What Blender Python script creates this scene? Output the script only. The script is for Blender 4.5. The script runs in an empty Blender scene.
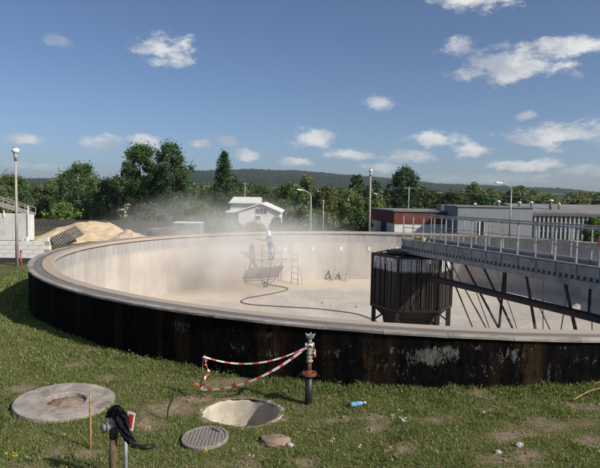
import bpy, bmesh, math, random
import numpy as np
from mathutils import Vector, Matrix, noise
R_ = math.radians
random.seed(7); rng = np.random.default_rng(7)
SC = bpy.context.scene
COL = SC.collection

# ------------------------------------------------------------------ camera
CAMZ = 3.7
FPX, PITCH, ROLL = 580.0, R_(3.778), R_(0.98)
cd = bpy.data.cameras.new('camera'); cam = bpy.data.objects.new('camera', cd); COL.objects.link(cam)
cd.sensor_fit = 'HORIZONTAL'; cd.sensor_width = 36.0; cd.lens = 36.0 * FPX / 600.0
cd.clip_start = 0.1; cd.clip_end = 30000
_cp, _sp, _c, _s = math.cos(PITCH), math.sin(PITCH), math.cos(ROLL), math.sin(ROLL)
_r0, _u0, _f0 = Vector((1, 0, 0)), Vector((0, _sp, _cp)), Vector((0, _cp, -_sp))
_r, _u = _r0 * _c + _u0 * _s, _u0 * _c - _r0 * _s
_m = Matrix((_r, _u, -_f0)).transposed().to_4x4(); _m.translation = (0, 0, CAMZ)
cam.matrix_world = _m
SC.camera = cam

# ------------------------------------------------------------------ sun, sky, exposure
SUN_DIR = Vector((0.855, -0.52, 0.73)).normalized()
SUN_EL = math.asin(SUN_DIR.z); SUN_ROT = math.atan2(SUN_DIR.x, SUN_DIR.y)
sd = bpy.data.lights.new('sun', 'SUN'); sun = bpy.data.objects.new('sun', sd); COL.objects.link(sun)
sd.energy = 4.2; sd.angle = R_(0.55); sd.color = (1.0, 0.93, 0.83)
sun.rotation_euler = SUN_DIR.to_track_quat('Z', 'Y').to_euler(); sun.location = (20, -20, 40)
VS = SC.view_settings
VS.view_transform = 'Standard'; VS.look = 'None'; VS.gamma = 1.0; VS.exposure = 0.3; VS.use_curve_mapping = False
SC.cycles.use_denoising = True
SC.cycles.max_bounces = 6; SC.cycles.volume_bounces = 3; SC.cycles.transparent_max_bounces = 8
SC.cycles.volume_step_rate = 2.0

class NT:
    """small node-tree writer"""
    def __init__(s, tree): s.t = tree; s.n = tree.nodes; s.l = tree.links
    def node(s, typ, **kw):
        n = s.n.new(typ)
        for k, v in kw.items():
            setattr(n, k, v)
        return n
    def set(s, sock, v):
        if v is None: return
        if isinstance(v, bpy.types.NodeSocket): s.l.new(v, sock)
        else:
            if isinstance(v, (tuple, list)) and len(v) == 3 and sock.type == 'RGBA': v = (*v, 1)
            sock.default_value = v
    def math(s, op, a, b=None, c=None, clamp=False):
        n = s.node('ShaderNodeMath', operation=op, use_clamp=clamp)
        s.set(n.inputs[0], a); s.set(n.inputs[1], b)
        if c is not None: s.set(n.inputs[2], c)
        return n.outputs[0]
    def noise(s, vec, scale, detail=3, rough=.55, dist=0, out='Fac'):
        n = s.node('ShaderNodeTexNoise'); s.set(n.inputs['Vector'], vec)
        n.inputs['Scale'].default_value = scale; n.inputs['Detail'].default_value = detail
        n.inputs['Roughness'].default_value = rough; n.inputs['Distortion'].default_value = dist
        return n.outputs[out]
    def ramp(s, fac, a, b, lo=0., hi=1., smooth=True):
        n = s.node('ShaderNodeMapRange'); n.interpolation_type = 'SMOOTHSTEP' if smooth else 'LINEAR'
        s.set(n.inputs[0], fac); s.set(n.inputs[1], a); s.set(n.inputs[2], b); s.set(n.inputs[3], lo); s.set(n.inputs[4], hi)
        return n.outputs[0]
    def mix(s, fac, a, b, blend='MIX'):
        n = s.node('ShaderNodeMix', data_type='RGBA', blend_type=blend)
        s.set(n.inputs[0], fac); s.set(n.inputs[6], a); s.set(n.inputs[7], b)
        return n.outputs[2]
    def sep(s, v):
        n = s.node('ShaderNodeSeparateXYZ'); s.set(n.inputs[0], v); return n.outputs
    def comb(s, x, y, z):
        n = s.node('ShaderNodeCombineXYZ'); s.set(n.inputs[0], x); s.set(n.inputs[1], y); s.set(n.inputs[2], z); return n.outputs[0]
    def vmath(s, op, a, b=None, scale=None, out=0):
        n = s.node('ShaderNodeVectorMath', operation=op); s.set(n.inputs[0], a)
        if b is not None: s.set(n.inputs[1], b)
        if scale is not None: s.set(n.inputs['Scale'], scale)
        return n.outputs[out]

# world: Nishita sky with scattered fair-weather clouds all round
W = bpy.data.worlds.new('World'); SC.world = W; W.use_nodes = True
W.cycles.sampling_method = 'MANUAL'; W.cycles.sample_map_resolution = 512
w = NT(W.node_tree); w.n.clear()
sky = w.node('ShaderNodeTexSky', sky_type='NISHITA', sun_disc=False)
sky.sun_elevation = SUN_EL; sky.sun_rotation = SUN_ROT; sky.altitude = 200; sky.air_density = .7; sky.dust_density = 1.5; sky.ozone_density = 4.0
tc = w.node('ShaderNodeTexCoord').outputs['Generated']
sx, sy, sz = w.sep(tc)
el = w.math('MULTIPLY', w.math('ARCSINE', sz), 57.2958)
az = w.math('MULTIPLY', w.math('ARCTAN2', sx, sy), 57.2958)
azr = w.math('SUBTRACT', w.math('WRAP', w.math('ADD', az, 30.0), 60.0, 0.0), 30.0)      # the cloud field repeats every 60 degrees round the horizon
nv = w.comb(w.math('MULTIPLY', az, .13), w.math('MULTIPLY', el, .24), 0.0)
n1 = w.noise(nv, 2.6, 8, .66); n2 = w.noise(nv, 1.1, 5, .6)
warp = w.math('MULTIPLY', w.math('SUBTRACT', n1, .5), 3.4)
CLOUDS = [(-12.9, 13.3, 2.9, 1.6, .8), (15.9, 18.2, 4.2, 1.7, .95), (14.9, 13.9, 1.8, 1.0, .8), (19.5, 12.1, 5.2, 2.1, 1.0), (24.2, 13.3, 4.4, 1.1, .9), (16.2, 11.5, 2.2, .9, .7),
          (7.2, 9.0, 1.6, 1.0, .6), (1.2, 5.6, 2.7, 1.15, .75), (4.6, 4.1, 2.6, .75, .6), (-.6, 3.3, 1.8, .6, .6), (-14.6, 4.9, 2.3, .8, .7), (-18.9, 4.6, 2.2, .85, .55),
          (12.5, 5.6, 3.0, 1.0, .7), (10.2, 3.9, 2.6, .9, .6), (16.0, 4.4, 2.2, .9, .6), (24.5, 5.8, 5.6, 1.35, .85), (20.8, 7.5, 1.2, .6, .5), (21.2, 3.2, 4.4, .7, .45),
          (8.2, 2.9, 3.4, .6, .4), (-5.2, 3.9, 1.7, .75, .55), (-7.2, 5.2, 1.4, .6, .4), (-9.7, 4.9, 1.4, .5, .35), (-22.6, 13.2, 1.4, .7, .22), (17, 1.9, 6, .7, .3), (26.5, 2.6, 4, .8, .4),
          (-25.5, 4.6, 2.0, .6, .3), (-24, 2.2, 4, .5, .25)]
acc = None
ae = w.comb(azr, el, warp)
for (a, e, cw, ch, st) in CLOUDS:
    cw *= .86; ch *= .82; st = max(st, .78) if e < 6.5 and e > 3 else st
    q = w.node('ShaderNodeVectorMath', operation='MULTIPLY_ADD'); w.l.new(ae, q.inputs[0]); q.inputs[1].default_value = (1 / cw, 1 / ch, 0); q.inputs[2].default_value = (-a / cw, -e / ch, 0)
    d = w.math('ADD', w.vmath('LENGTH', q.outputs[0], out=1), warp)
    mk = w.ramp(d, 1.2, .32, 0., min(1., st * 1.12))
    acc = mk if acc is None else w.math('MAXIMUM', acc, mk)
bsky = w.node('ShaderNodeBackground'); w.set(bsky.inputs[0], sky.outputs[0]); bsky.inputs[1].default_value = 0.087
bcl = w.node('ShaderNodeBackground'); w.set(bcl.inputs[0], w.mix(w.ramp(n2, .36, .62), (.40, .44, .51), (.82, .81, .79))); bcl.inputs[1].default_value = .86
ms = w.node('ShaderNodeMixShader'); w.set(ms.inputs[0], w.math('MULTIPLY', acc, .95)); w.l.new(bsky.outputs[0], ms.inputs[1]); w.l.new(bcl.outputs[0], ms.inputs[2])
wo = w.node('ShaderNodeOutputWorld'); w.l.new(ms.outputs[0], wo.inputs[0])

# ------------------------------------------------------------------ helpers
def ray(x, y):
    x -= 300; y -= 234
    xr = _c * x + _s * y; yr = -_s * x + _c * y
    dn = yr * _cp + FPX * _sp; fw = FPX * _cp - yr * _sp
    return xr / fw, -dn / fw
def at(x, y, Y):
    a, b = ray(x, y); return Vector((a * Y, Y, CAMZ + b * Y))
def smooth(t, a, b):
    t = min(1., max(0., (t - a) / (b - a))); return t * t * (3 - 2 * t)
CX, CY, RO = 4.692, 24.0, 14.50
RIM = 1.40; RI = 13.86; RW = 14.465
PITC = Vector((-0.88, 9.03))
def gz(x, y):
    z = .27 * (1 - smooth(y, 13.5, 19)) + .36 * smooth(x, -.8, 6) * (1 - smooth(y, 14, 22))
    z += -1.2 * smooth(y, 46, 80)
    d = math.hypot(x, y)
    z += .05 * noise.noise(Vector((x * .5, y * .5, 0))) * (1 - smooth(d, 40, 90)) + .018 * noise.noise(Vector((x * 2.1, y * 2.1, 3))) * (1 - smooth(d, 20, 40))
    return z
def atg(x, y):
    """where the pixel's ray meets the ground"""
    a, b = ray(x, y); Y = 9.0
    for _ in range(40):
        Y += ((gz(a * Y, Y) - CAMZ) / b - Y) * .6
    return Vector((a * Y, Y, gz(a * Y, Y)))

def tag(o, label=None, cat=None, group=None, kind=None):
    if label: o['label'] = label
    if cat: o['category'] = cat
    if group: o['group'] = group
    if kind: o['kind'] = kind
    return o
def thing(name, label, cat, loc, group=None):
    o = bpy.data.objects.new(name, None); COL.objects.link(o); o.location = loc; o.empty_display_size = .2
    return tag(o, label, cat, group)
def rootloc(o):
    v = Vector((0, 0, 0))
    while o is not None:
        v += Vector(o.location); o = o.parent
    return v
def link(name, me, mats, parent=None, loc=None, rot=None):
    o = bpy.data.objects.new(name, me); COL.objects.link(o)
    if mats is not None:
        for m in (mats if isinstance(mats, (list, tuple)) else [mats]): me.materials.append(m)
    if parent is not None: o.parent = parent
    if loc is not None: o.location = loc
    if rot is not None: o.rotation_euler = rot
    return o
class MB:
    def __init__(s): s.v = []; s.f = []; s.mi = []; s.cur = 0
    def add(s, vs, fs):
        o = len(s.v); s.v += [tuple(v) for v in vs]; s.f += [tuple(i + o for i in f) for f in fs]; s.mi += [s.cur] * len(fs); return s
    def box(s, c, size, rz=0, m=None, bev=0.0):
        hx, hy, hz = size[0] / 2, size[1] / 2, size[2] / 2
        M = (m if m is not None else Matrix.Rotation(rz, 3, 'Z'))
        c = Vector(c)
        if bev <= 0:
            vs = [c + M @ Vector((x * hx, y * hy, z * hz)) for z in (-1, 1) for x, y in ((-1, -1), (1, -1), (1, 1), (-1, 1))]
            return s.add(vs, [(3, 2, 1, 0), (4, 5, 6, 7), (0, 1, 5, 4), (1, 2, 6, 5), (2, 3, 7, 6), (3, 0, 4, 7)])
        bm = bmesh.new(); bmesh.ops.create_cube(bm, size=1)
        for v in bm.verts: v.co = Vector((v.co.x * size[0], v.co.y * size[1], v.co.z * size[2]))
        bmesh.ops.bevel(bm, geom=bm.edges[:], offset=bev, segments=1, affect='EDGES')
        bm.verts.index_update()
        s.add([c + M @ v.co for v in bm.verts], [[v.index for v in f.verts] for f in bm.faces]); bm.free(); return s
    def bar(s, a, b, wx, wz, bev=0.0):
        """rectangular bar from a to b"""
        a, b = Vector(a), Vector(b); d = b - a; L = d.length; d /= L
        up = Vector((0, 0, 1)) if abs(d.z) < .95 else Vector((1, 0, 0))
        x = d.cross(up).normalized(); z = x.cross(d).normalized()
        return s.box((a + b) / 2, (wx, L, wz), m=Matrix((x, d, z)).transposed(), bev=bev)
    def cyl(s, a, b, r0, r1=None, n=12, cap=True):
        r1 = r0 if r1 is None else r1
        a, b = Vector(a), Vector(b); d = (b - a).normalized()
        up = Vector((0, 0, 1)) if abs(d.z) < .9 else Vector((1, 0, 0))
        x = d.cross(up).normalized(); y = d.cross(x)
        vs = [p + (x * math.cos(t) + y * math.sin(t)) * r for p, r in ((a, r0), (b, r1)) for t in [2 * math.pi * i / n for i in range(n)]]
        fs = [(i, i + n, (i + 1) % n + n, (i + 1) % n) for i in range(n)]
        if cap: fs += [tuple(range(n)), tuple(range(2 * n - 1, n - 1, -1))]
        return s.add(vs, fs)
    def tube(s, pts, r, n=8, cap=True):
        pts = [Vector(p) for p in pts]; rs = r if isinstance(r, (list, tuple)) else [r] * len(pts)
        vs = []; x = None
        for i, p in enumerate(pts):
            d = (pts[min(i + 1, len(pts) - 1)] - pts[max(i - 1, 0)]).normalized()
            if x is None:
                up = Vector((0, 0, 1)) if abs(d.z) < .9 else Vector((1, 0, 0)); x = d.cross(up).normalized()
            else:
                x = (x - d * x.dot(d)).normalized()
            y = d.cross(x)
            vs += [p + (x * math.cos(2 * math.pi * k / n) + y * math.sin(2 * math.pi * k / n)) * rs[i] for k in range(n)]
        fs = [(i * n + k, i * n + (k + 1) % n, (i + 1) * n + (k + 1) % n, (i + 1) * n + k) for i in range(len(pts) - 1) for k in range(n)]
        if cap: fs += [tuple(range(n - 1, -1, -1)), tuple(range((len(pts) - 1) * n, len(pts) * n))]
        return s.add(vs, fs)
    def lathe(s, prof, c=(0, 0, 0), n=24, M=None, jag=0):
        """profile [(r,z)] round z"""
        c = Vector(c); M = M or Matrix.Identity(3); vs = []
        for (r, z) in prof:
            for k in range(n):
                t = 2 * math.pi * k / n
                vs.append(c + M @ Vector((r * math.cos(t), r * math.sin(t), z)))
        fs = [(i * n + k, i * n + (k + 1) % n, (i + 1) * n + (k + 1) % n, (i + 1) * n + k) for i in range(len(prof) - 1) for k in range(n)]
        if prof[0][0] > 1e-6 and prof[0] != prof[-1]: fs.append(tuple(range(n - 1, -1, -1)))
        if prof[-1][0] > 1e-6 and prof[0] != prof[-1]: fs.append(tuple(range((len(prof) - 1) * n, len(prof) * n)))
        return s.add(vs, fs)
    def mesh(s, name, smooth_=False, off=None):
        me = bpy.data.meshes.new(name)
        vs = s.v if off is None else [(v[0] - off[0], v[1] - off[1], v[2] - off[2]) for v in s.v]
        me.from_pydata(vs, [], s.f); me.polygons.foreach_set('material_index', s.mi)
        if smooth_:
            me.polygons.foreach_set('use_smooth', [True] * len(s.f))
        me.update(); return me
    def build(s, name, mat, parent=None, smooth_=False, loc=None):
        """vertices are given in world coordinates"""
        off = rootloc(parent) if parent is not None else None
        if parent is None and loc is not None: off = Vector(loc)
        me = s.mesh(name, smooth_, off)
        o = link(name, me, mat, parent, loc if parent is None else None)
        if smooth_ == 'auto':
            pass
        return o

# ------------------------------------------------------------------ materials
def mat(name, color, rough=.8, var=.0, scale=6., spec=.3, metal=0., bump=0., bscale=40., stain=None, sfac=.5, sscale=2., coat=0, stretch=None, alpha=None):
    m = bpy.data.materials.new(name); m.use_nodes = True; t = NT(m.node_tree)
    b = t.n['Principled BSDF']; b.inputs['Roughness'].default_value = rough; b.inputs['Metallic'].default_value = metal
    b.inputs['Specular IOR Level'].default_value = spec
    co = t.node('ShaderNodeTexCoord').outputs['Object']
    if stretch: co = t.vmath('MULTIPLY', co, stretch)
    c = color
    if var > 0:
        n = t.noise(co, scale, 5, .6)
        lo = tuple(max(0, x * (1 - var)) for x in color); hi = tuple(min(1, x * (1 + var)) for x in color)
        c = t.mix(t.ramp(n, .3, .7), lo, hi)
    if stain is not None:
        n = t.noise(co, sscale, 6, .65, .3)
        c = t.mix(t.math('MULTIPLY', t.ramp(n, .48, .68), sfac), c, stain)
    t.set(b.inputs['Base Color'], c)
    if bump > 0:
        bp = t.node('ShaderNodeBump'); bp.inputs['Strength'].default_value = bump; bp.inputs['Distance'].default_value = .02
        t.set(bp.inputs['Height'], t.noise(co, bscale, 4, .6)); t.l.new(bp.outputs[0], b.inputs['Normal'])
    return m
M = {}
M['galv'] = mat('galvanised', (.30, .32, .33), .55, .25, 5, .5, .35, .1, 60, (.16, .13, .10), .45, 3)
M['paintgrey'] = mat('grey_paint', (.225, .24, .25), .5, .22, 3, .4, 0, .06, 30, (.13, .09, .06), .55, 2.2)
M['rust'] = mat('rust', (.16, .065, .035), .85, .45, 8, .2, .1, .3, 40, (.05, .03, .025), .6, 5)
M['darksteel'] = mat('dark_steel', (.024, .019, .017), .6, .4, 6, .4, .2, .2, 40, (.05, .028, .02), .5, 4)
M['black'] = mat('black_rubber', (.012, .012, .013), .55, .3, 10, .4)
M['hose'] = mat('grey_hose', (.10, .095, .09), .6, .2, 10, .3)
M['blackpipe'] = mat('black_pipe', (.02, .02, .021), .45, .3, 10, .4, stain=(.12, .11, .09), sfac=.35, sscale=8)
M['wood'] = mat('weathered_wood', (.13, .088, .052), .85, .35, 9, .2, 0, .4, 30, stretch=(6, 6, 1))
M['stick'] = mat('bare_stick', (.33, .22, .10), .8, .3, 12, .2)
M['fencewood'] = mat('dark_fence', (.085, .08, .075), .9, .4, 1.2, .15)
M['greywood'] = mat('grey_timber', (.17, .155, .145), .9, .35, 5, .15, 0, .3, 30)
M['sand'] = mat('sand', (.55, .425, .275), .95, .16, 1.6, .1, 0, .9, 5, (.40, .30, .185), .7, 1.1)
M['white'] = mat('white_render', (.66, .65, .61), .9, .08, 2, .2, 0, .1, 20, (.42, .40, .36), .45, 1.2)
M['whiteblock'] = mat('white_block', (.68, .67, .64), .9, .10, 3, .2, 0, .2, 20)
M['darkbase'] = mat('dark_base', (.045, .048, .055), .9, .3, 2)
M['redpaint'] = mat('red_paint', (.42, .10, .06), .6, .25, 6)
M['orange'] = mat('orange_red', (.55, .12, .08), .5, .08, 6)
M['tapered'] = mat('tape_red', (.58, .10, .075), .45, .05, 20)
M['tapewhite'] = mat('tape_white', (.70, .66, .63), .45, .05, 20)
M['yellow'] = mat('yellow_paint', (.42, .33, .06), .5, .2, 6)
M['signred'] = mat('sign_red', (.70, .045, .03), .45, .06, 10)
M['signwhite'] = mat('sign_white', (.80, .79, .77), .5, .05, 10)
M['concrete'] = mat('concrete', (.40, .375, .345), .95, .16, 3, .2, 0, .35, 45, (.26, .235, .20), .55, 1.8)
M['disc'] = mat('disc_concrete', (.34, .30, .262), .95, .26, 5, .15, 0, .8, 40, (.17, .135, .098), .8, 2.2)
M['castiron'] = mat('cast_iron', (.24, .215, .19), .75, .3, 20, .4, .15, .3, 60, (.30, .24, .17), .5, 8)
M['bitumen'] = None
M['glass'] = mat('window_glass', (.025, .03, .035), .08, 0, 1, .6)
M['glass2'] = mat('grey_glazing', (.12, .13, .14), .25, .4, .7, .5)
M['brick'] = mat('red_brick', (.17, .055, .04), .9, .22, 1.2, .2, stain=(.11, .05, .04), sfac=.5, sscale=.7)
M['greypanel'] = mat('grey_panel', (.235, .245, .265), .8, .08, .4, .2, stain=(.17, .17, .18), sfac=.5, sscale=.25)
M['roofgrey'] = mat('roof_felt', (.20, .195, .19), .9, .2, .5)
M['whiteroof'] = mat('white_roof', (.72, .72, .72), .6, .06, .6)
M['whitetrim'] = mat('white_trim', (.74, .74, .73), .6, .05, 2)
M['finwhite'] = mat('fin_grey', (.38, .38, .385), .7, .08, 2)
M['dusty'] = mat('dusty_tube', (.42, .395, .36), .8, .12, 6)
M['dustyplank'] = mat('dusty_plank', (.46, .41, .34), .95, .15, 4)
M['trunk'] = mat('bark', (.09, .075, .06), .95, .3, 3)
M['palebark'] = mat('pale_bark', (.22, .20, .17), .95, .3, 3)
M['cream'] = mat('cream_wall', (.62, .50, .32), .9, .1, 1)
M['blue'] = mat('blue_coverall', (.12, .19, .36), .9, .2, 12, .15)
M['hood'] = mat('white_hood', (.72, .74, .76), .6, .08, 12)
M['skin'] = mat('skin', (.45, .26, .19), .6, .05, 12)
M['boots'] = mat('boots', (.05, .045, .04), .7, .2, 12)
M['lamp'] = mat('lamp_glass', (.78, .78, .76), .3, .03, 5)
M['pole'] = mat('pole_concrete', (.36, .33, .30), .85, .12, 4)
M['jacket'] = mat('black_cloth', (.011, .011, .015), .9, .3, 14, .15)
M['cap'] = mat('white_cap', (.8, .8, .8), .4)
M['stone'] = mat('flat_stone', (.25, .185, .135), .95, .25, 9, .15, 0, .5, 40)
M['greenbrass'] = mat('wrapped_cloth', (.36, .35, .24), .9, .35, 25, .15, 0, .4, 60, (.16, .15, .09), .7, 22)

m = bpy.data.materials.new('bottle_plastic'); m.use_nodes = True; M['bottle'] = m
b = m.node_tree.nodes['Principled BSDF']; b.inputs['Base Color'].default_value = (.25, .52, .85, 1); b.inputs['Roughness'].default_value = .15
b.inputs['Transmission Weight'].default_value = .45; b.inputs['IOR'].default_value = 1.3

def bitumen():
    m = bpy.data.materials.new('bitumen_coated_wall'); m.use_nodes = True; t = NT(m.node_tree); b = t.n['Principled BSDF']
    x, y, z = t.sep(t.node('ShaderNodeTexCoord').outputs['Object'])
    s = t.math('MULTIPLY', t.math('ARCTAN2', y, x), 14.32)          # metres round the wall
    v = t.comb(s, z, 0.0)
    n = t.noise(t.vmath('MULTIPLY', v, (1.0, .55, 1)), 1.3, 6, .66, .6)
    fine = t.noise(t.vmath('MULTIPLY', v, (5, 1.3, 1)), 2.2, 6, .72)
    base = t.mix(t.ramp(fine, .35, .7), (.0025, .0025, .003), (.009, .008, .0075))
    # brown seepage streaks
    st = t.noise(t.vmath('MULTIPLY', v, (1.0, .05, 1)), 1.1, 4, .6)
    base = t.mix(t.math('MULTIPLY', t.math('MULTIPLY', t.ramp(st, .50, .64), t.ramp(fine, .3, .62, .35, 1.)), .9), base, (.036, .022, .012))
    def streak(px_, width):
        p = at(px_, 360, 9.7); sc = math.atan2(p.y - CY, p.x - CX) * 14.32
        d = t.math('ABSOLUTE', t.math('SUBTRACT', t.math('ADD', s, t.math('MULTIPLY', t.math('SUBTRACT', fine, .5), .5)), sc))
        return t.ramp(d, width, width * .25)
    base = t.mix(t.math('MULTIPLY', t.math('MULTIPLY', streak(530, .24), t.ramp(fine, .3, .6)), .9), base, (.048, .031, .014))
    base = t.mix(t.math('MULTIPLY', t.math('MULTIPLY', streak(372, .2), t.ramp(fine, .38, .6)), .6), base, (.05, .028, .013))
    base = t.mix(t.math('MULTIPLY', t.math('MULTIPLY', streak(262, .16), t.ramp(fine, .38, .6)), .6), base, (.05, .02, .012))
    # flaked areas with bare concrete showing
    pe = None
    for (qx, qy, Y, wd, ht, k) in [(432, 354, 9.6, .55, .26, 1.05), (446, 350, 9.6, .4, .2, 1.0), (412, 356, 9.65, .2, .3, .75), (395, 348, 9.7, .5, .15, .6), (505, 352, 9.5, .5, .3, .6), (548, 372, 9.5, .3, .3, .55), (580, 356, 9.45, .6, .25, .5), (478, 368, 9.5, .5, .2, .5), (400, 366, 9.7, .5, .2, .55), (330, 352, 10.1, .4, .2, .6), (240, 345, 10.6, .35, .2, .6), (470, 345, 9.5, .6, .1, .6), (187, 324, 11.2, .5, .22, .75), (272, 332, 10.4, .35, .16, .6), (272, 352, 10.3, .5, .22, .45), (560, 345, 9.45, .6, .12, .45), (345, 342, 10.0, .3, .15, .35), (210, 330, 11, .3, .12, .5)]:
        a_, b_ = ray(qx, qy); A = a_ * a_ + 1; B = -2 * (a_ * CX + CY); C = CX * CX + CY * CY - 14.32 ** 2
        Yq = (-B - math.sqrt(B * B - 4 * A * C)) / (2 * A)
        sc = math.atan2(Yq - CY, a_ * Yq - CX) * 14.32; zc = CAMZ + b_ * Yq
        dx = t.math('DIVIDE', t.math('SUBTRACT', s, sc), wd); dz = t.math('DIVIDE', t.math('SUBTRACT', z, zc), ht)
        d = t.math('SQRT', t.math('ADD', t.math('MULTIPLY', dx, dx), t.math('MULTIPLY', dz, dz)))
        q = t.math('MULTIPLY', t.ramp(d, 1.2, .1), k)
        pe = q if pe is None else t.math('MAXIMUM', pe, q)
    fl = t.noise(t.vmath('MULTIPLY', v, (2.6, 1.0, 1)), 4.6, 8, .76, .8)
    k = t.ramp(t.math('ADD', t.math('MULTIPLY', pe, .27), fl), .69, .725)
    k2 = t.math('MULTIPLY', t.ramp(t.math('ADD', t.math('MULTIPLY', n, .25), t.math('MULTIPLY', fine, .9)), .70, .78), .5)
    base = t.mix(k2, base, (.05, .048, .045))
    sp_ = t.noise(t.vmath('MULTIPLY', v, (3.0, 1.6, 1)), 9, 3, .6); base = t.mix(t.math('MULTIPLY', t.ramp(t.math('ADD', sp_, t.math('MULTIPLY', n, .25)), .80, .86), .8), base, (.18, .175, .165))
    base = t.mix(t.math('MULTIPLY', k, t.ramp(fine, .30, .62, .25, 1.)), base, t.mix(sp_, (.07, .066, .06), (.22, .215, .20)))
    t.set(b.inputs['Base Color'], base); b.inputs['Roughness'].default_value = .9; b.inputs['Specular IOR Level'].default_value = .03
    bp = t.node('ShaderNodeBump'); bp.inputs['Strength'].default_value = .5; bp.inputs['Distance'].default_value = .015
    t.set(bp.inputs['Height'], t.math('ADD', fl, fine)); t.l.new(bp.outputs[0], b.inputs['Normal'])
    return m
M['bitumen'] = bitumen()

def ringmat(name, c1, c2, c3, sc=1.0):
    m = bpy.data.materials.new(name); m.use_nodes = True; t = NT(m.node_tree); b = t.n['Principled BSDF']
    x, y, z = t.sep(t.node('ShaderNodeTexCoord').outputs['Object'])
    s = t.math('MULTIPLY', t.math('ARCTAN2', y, x), 14.0); r = t.math('SQRT', t.math('ADD', t.math('MULTIPLY', x, x), t.math('MULTIPLY', y, y)))
    v = t.comb(s, r, z)
    n1 = t.noise(t.vmath('MULTIPLY', v, (.35, 9, 3)), 1.0 * sc, 6, .65); n2 = t.noise(v, 5 * sc, 6, .7)
    c = t.mix(t.ramp(n1, .35, .68), c1, c2); c = t.mix(t.math('MULTIPLY', t.ramp(n2, .5, .72), .55), c, c3)
    t.set(b.inputs['Base Color'], c); b.inputs['Roughness'].default_value = .9; b.inputs['Specular IOR Level'].default_value = .2
    bp = t.node('ShaderNodeBump'); bp.inputs['Strength'].default_value = .4; bp.inputs['Distance'].default_value = .01
    t.set(bp.inputs['Height'], t.noise(v, 30, 5, .7)); t.l.new(bp.outputs[0], b.inputs['Normal'])
    return m
M['kerb'] = ringmat('kerb_concrete', (.25, .222, .195), (.40, .355, .30), (.16, .14, .122))
M['track'] = ringmat('wheel_track', (.13, .125, .125), (.20, .188, .175), (.30, .25, .20))
M['ledge'] = ringmat('sandy_ledge', (.44, .35, .27), (.36, .31, .265), (.52, .41, .29))

def innerwall():
    m = bpy.data.materials.new('blasted_inner_wall'); m.use_nodes = True; t = NT(m.node_tree); b = t.n['Principled BSDF']
    g = t.node('ShaderNodeNewGeometry').outputs['Position']
    p = t.vmath('SUBTRACT', g, (CX, CY, 0)); x, y, z = t.sep(p)
    s = t.math('MULTIPLY', t.math('ARCTAN2', y, x), 13.86); v = t.comb(s, z, 0.0)
    n1 = t.noise(t.vmath('MULTIPLY', v, (.5, .35, 1)), 1.0, 6, .62); streak = t.noise(t.vmath('MULTIPLY', v, (3.2, .16, 1)), 1.4, 5, .65)
    fine = t.noise(v, 7, 6, .7)
    tan = t.mix(t.ramp(n1, .33, .67), (.39, .358, .318), (.49, .45, .405))
    tan = t.mix(t.math('MULTIPLY', t.ramp(streak, .5, .68), .4), tan, (.33, .30, .265))
    tan = t.mix(t.math('MULTIPLY', t.ramp(fine, .52, .7), .35), tan, (.30, .275, .24))
    grey = t.mix(t.ramp(streak, .35, .65), (.285, .278, .268), (.37, .36, .345))
    band = t.ramp(t.math('ADD', z, t.math('MULTIPLY', t.math('SUBTRACT', streak, .5), .5)), RIM - .86, RIM - .58)
    rnd = t.node('ShaderNodeObjectInfo').outputs['Random']
    tone = t.ramp(rnd, 0., 1., .90, 1.06, False); cw_ = t.mix(t.math('MULTIPLY', band, .85), tan, grey)
    t.set(b.inputs['Base Color'], t.vmath('SCALE', cw_, scale=tone)); b.inputs['Roughness'].default_value = .95; b.inputs['Specular IOR Level'].default_value = .15
    bp = t.node('ShaderNodeBump'); bp.inputs['Strength'].default_value = .4; bp.inputs['Distance'].default_value = .02
    t.set(bp.inputs['Height'], fine); t.l.new(bp.outputs[0], b.inputs['Normal'])
    return m
M['inner'] = innerwall()
def tankfloor():
    m = bpy.data.materials.new('sandy_floor'); m.use_nodes = True; t = NT(m.node_tree); b = t.n['Principled BSDF']
    o = t.node('ShaderNodeTexCoord').outputs['Object']; x, y, z = t.sep(o)
    r = t.math('SQRT', t.math('ADD', t.math('MULTIPLY', x, x), t.math('MULTIPLY', y, y)))
    n1 = t.noise(o, .32, 6, .6, .4); n2 = t.noise(o, 2.5, 6, .68); n3 = t.noise(o, 14, 4, .7)
    c = t.mix(t.ramp(n1, .35, .66), (.40, .365, .325), (.50, .455, .40))
    c = t.mix(t.math('MULTIPLY', t.ramp(n2, .5, .7), .5), c, (.30, .27, .235))
    c = t.mix(t.ramp(t.math('ADD', r, t.math('MULTIPLY', t.math('SUBTRACT', n1, .5), 5)), 10.2, 12.4), c, t.mix(n2, (.47, .41, .33), (.56, .495, .41)))
    c = t.mix(t.math('MULTIPLY', t.ramp(n3, .6, .75), .4), c, (.22, .19, .165))
    t.set(b.inputs['Base Color'], c); b.inputs['Roughness'].default_value = .97; b.inputs['Specular IOR Level'].default_value = .1
    bp = t.node('ShaderNodeBump'); bp.inputs['Strength'].default_value = .6; bp.inputs['Distance'].default_value = .03
    t.set(bp.inputs['Height'], t.math('ADD', n2, t.math('MULTIPLY', n3, .4))); t.l.new(bp.outputs[0], b.inputs['Normal'])
    return m
M['tankfloor'] = tankfloor()
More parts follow.
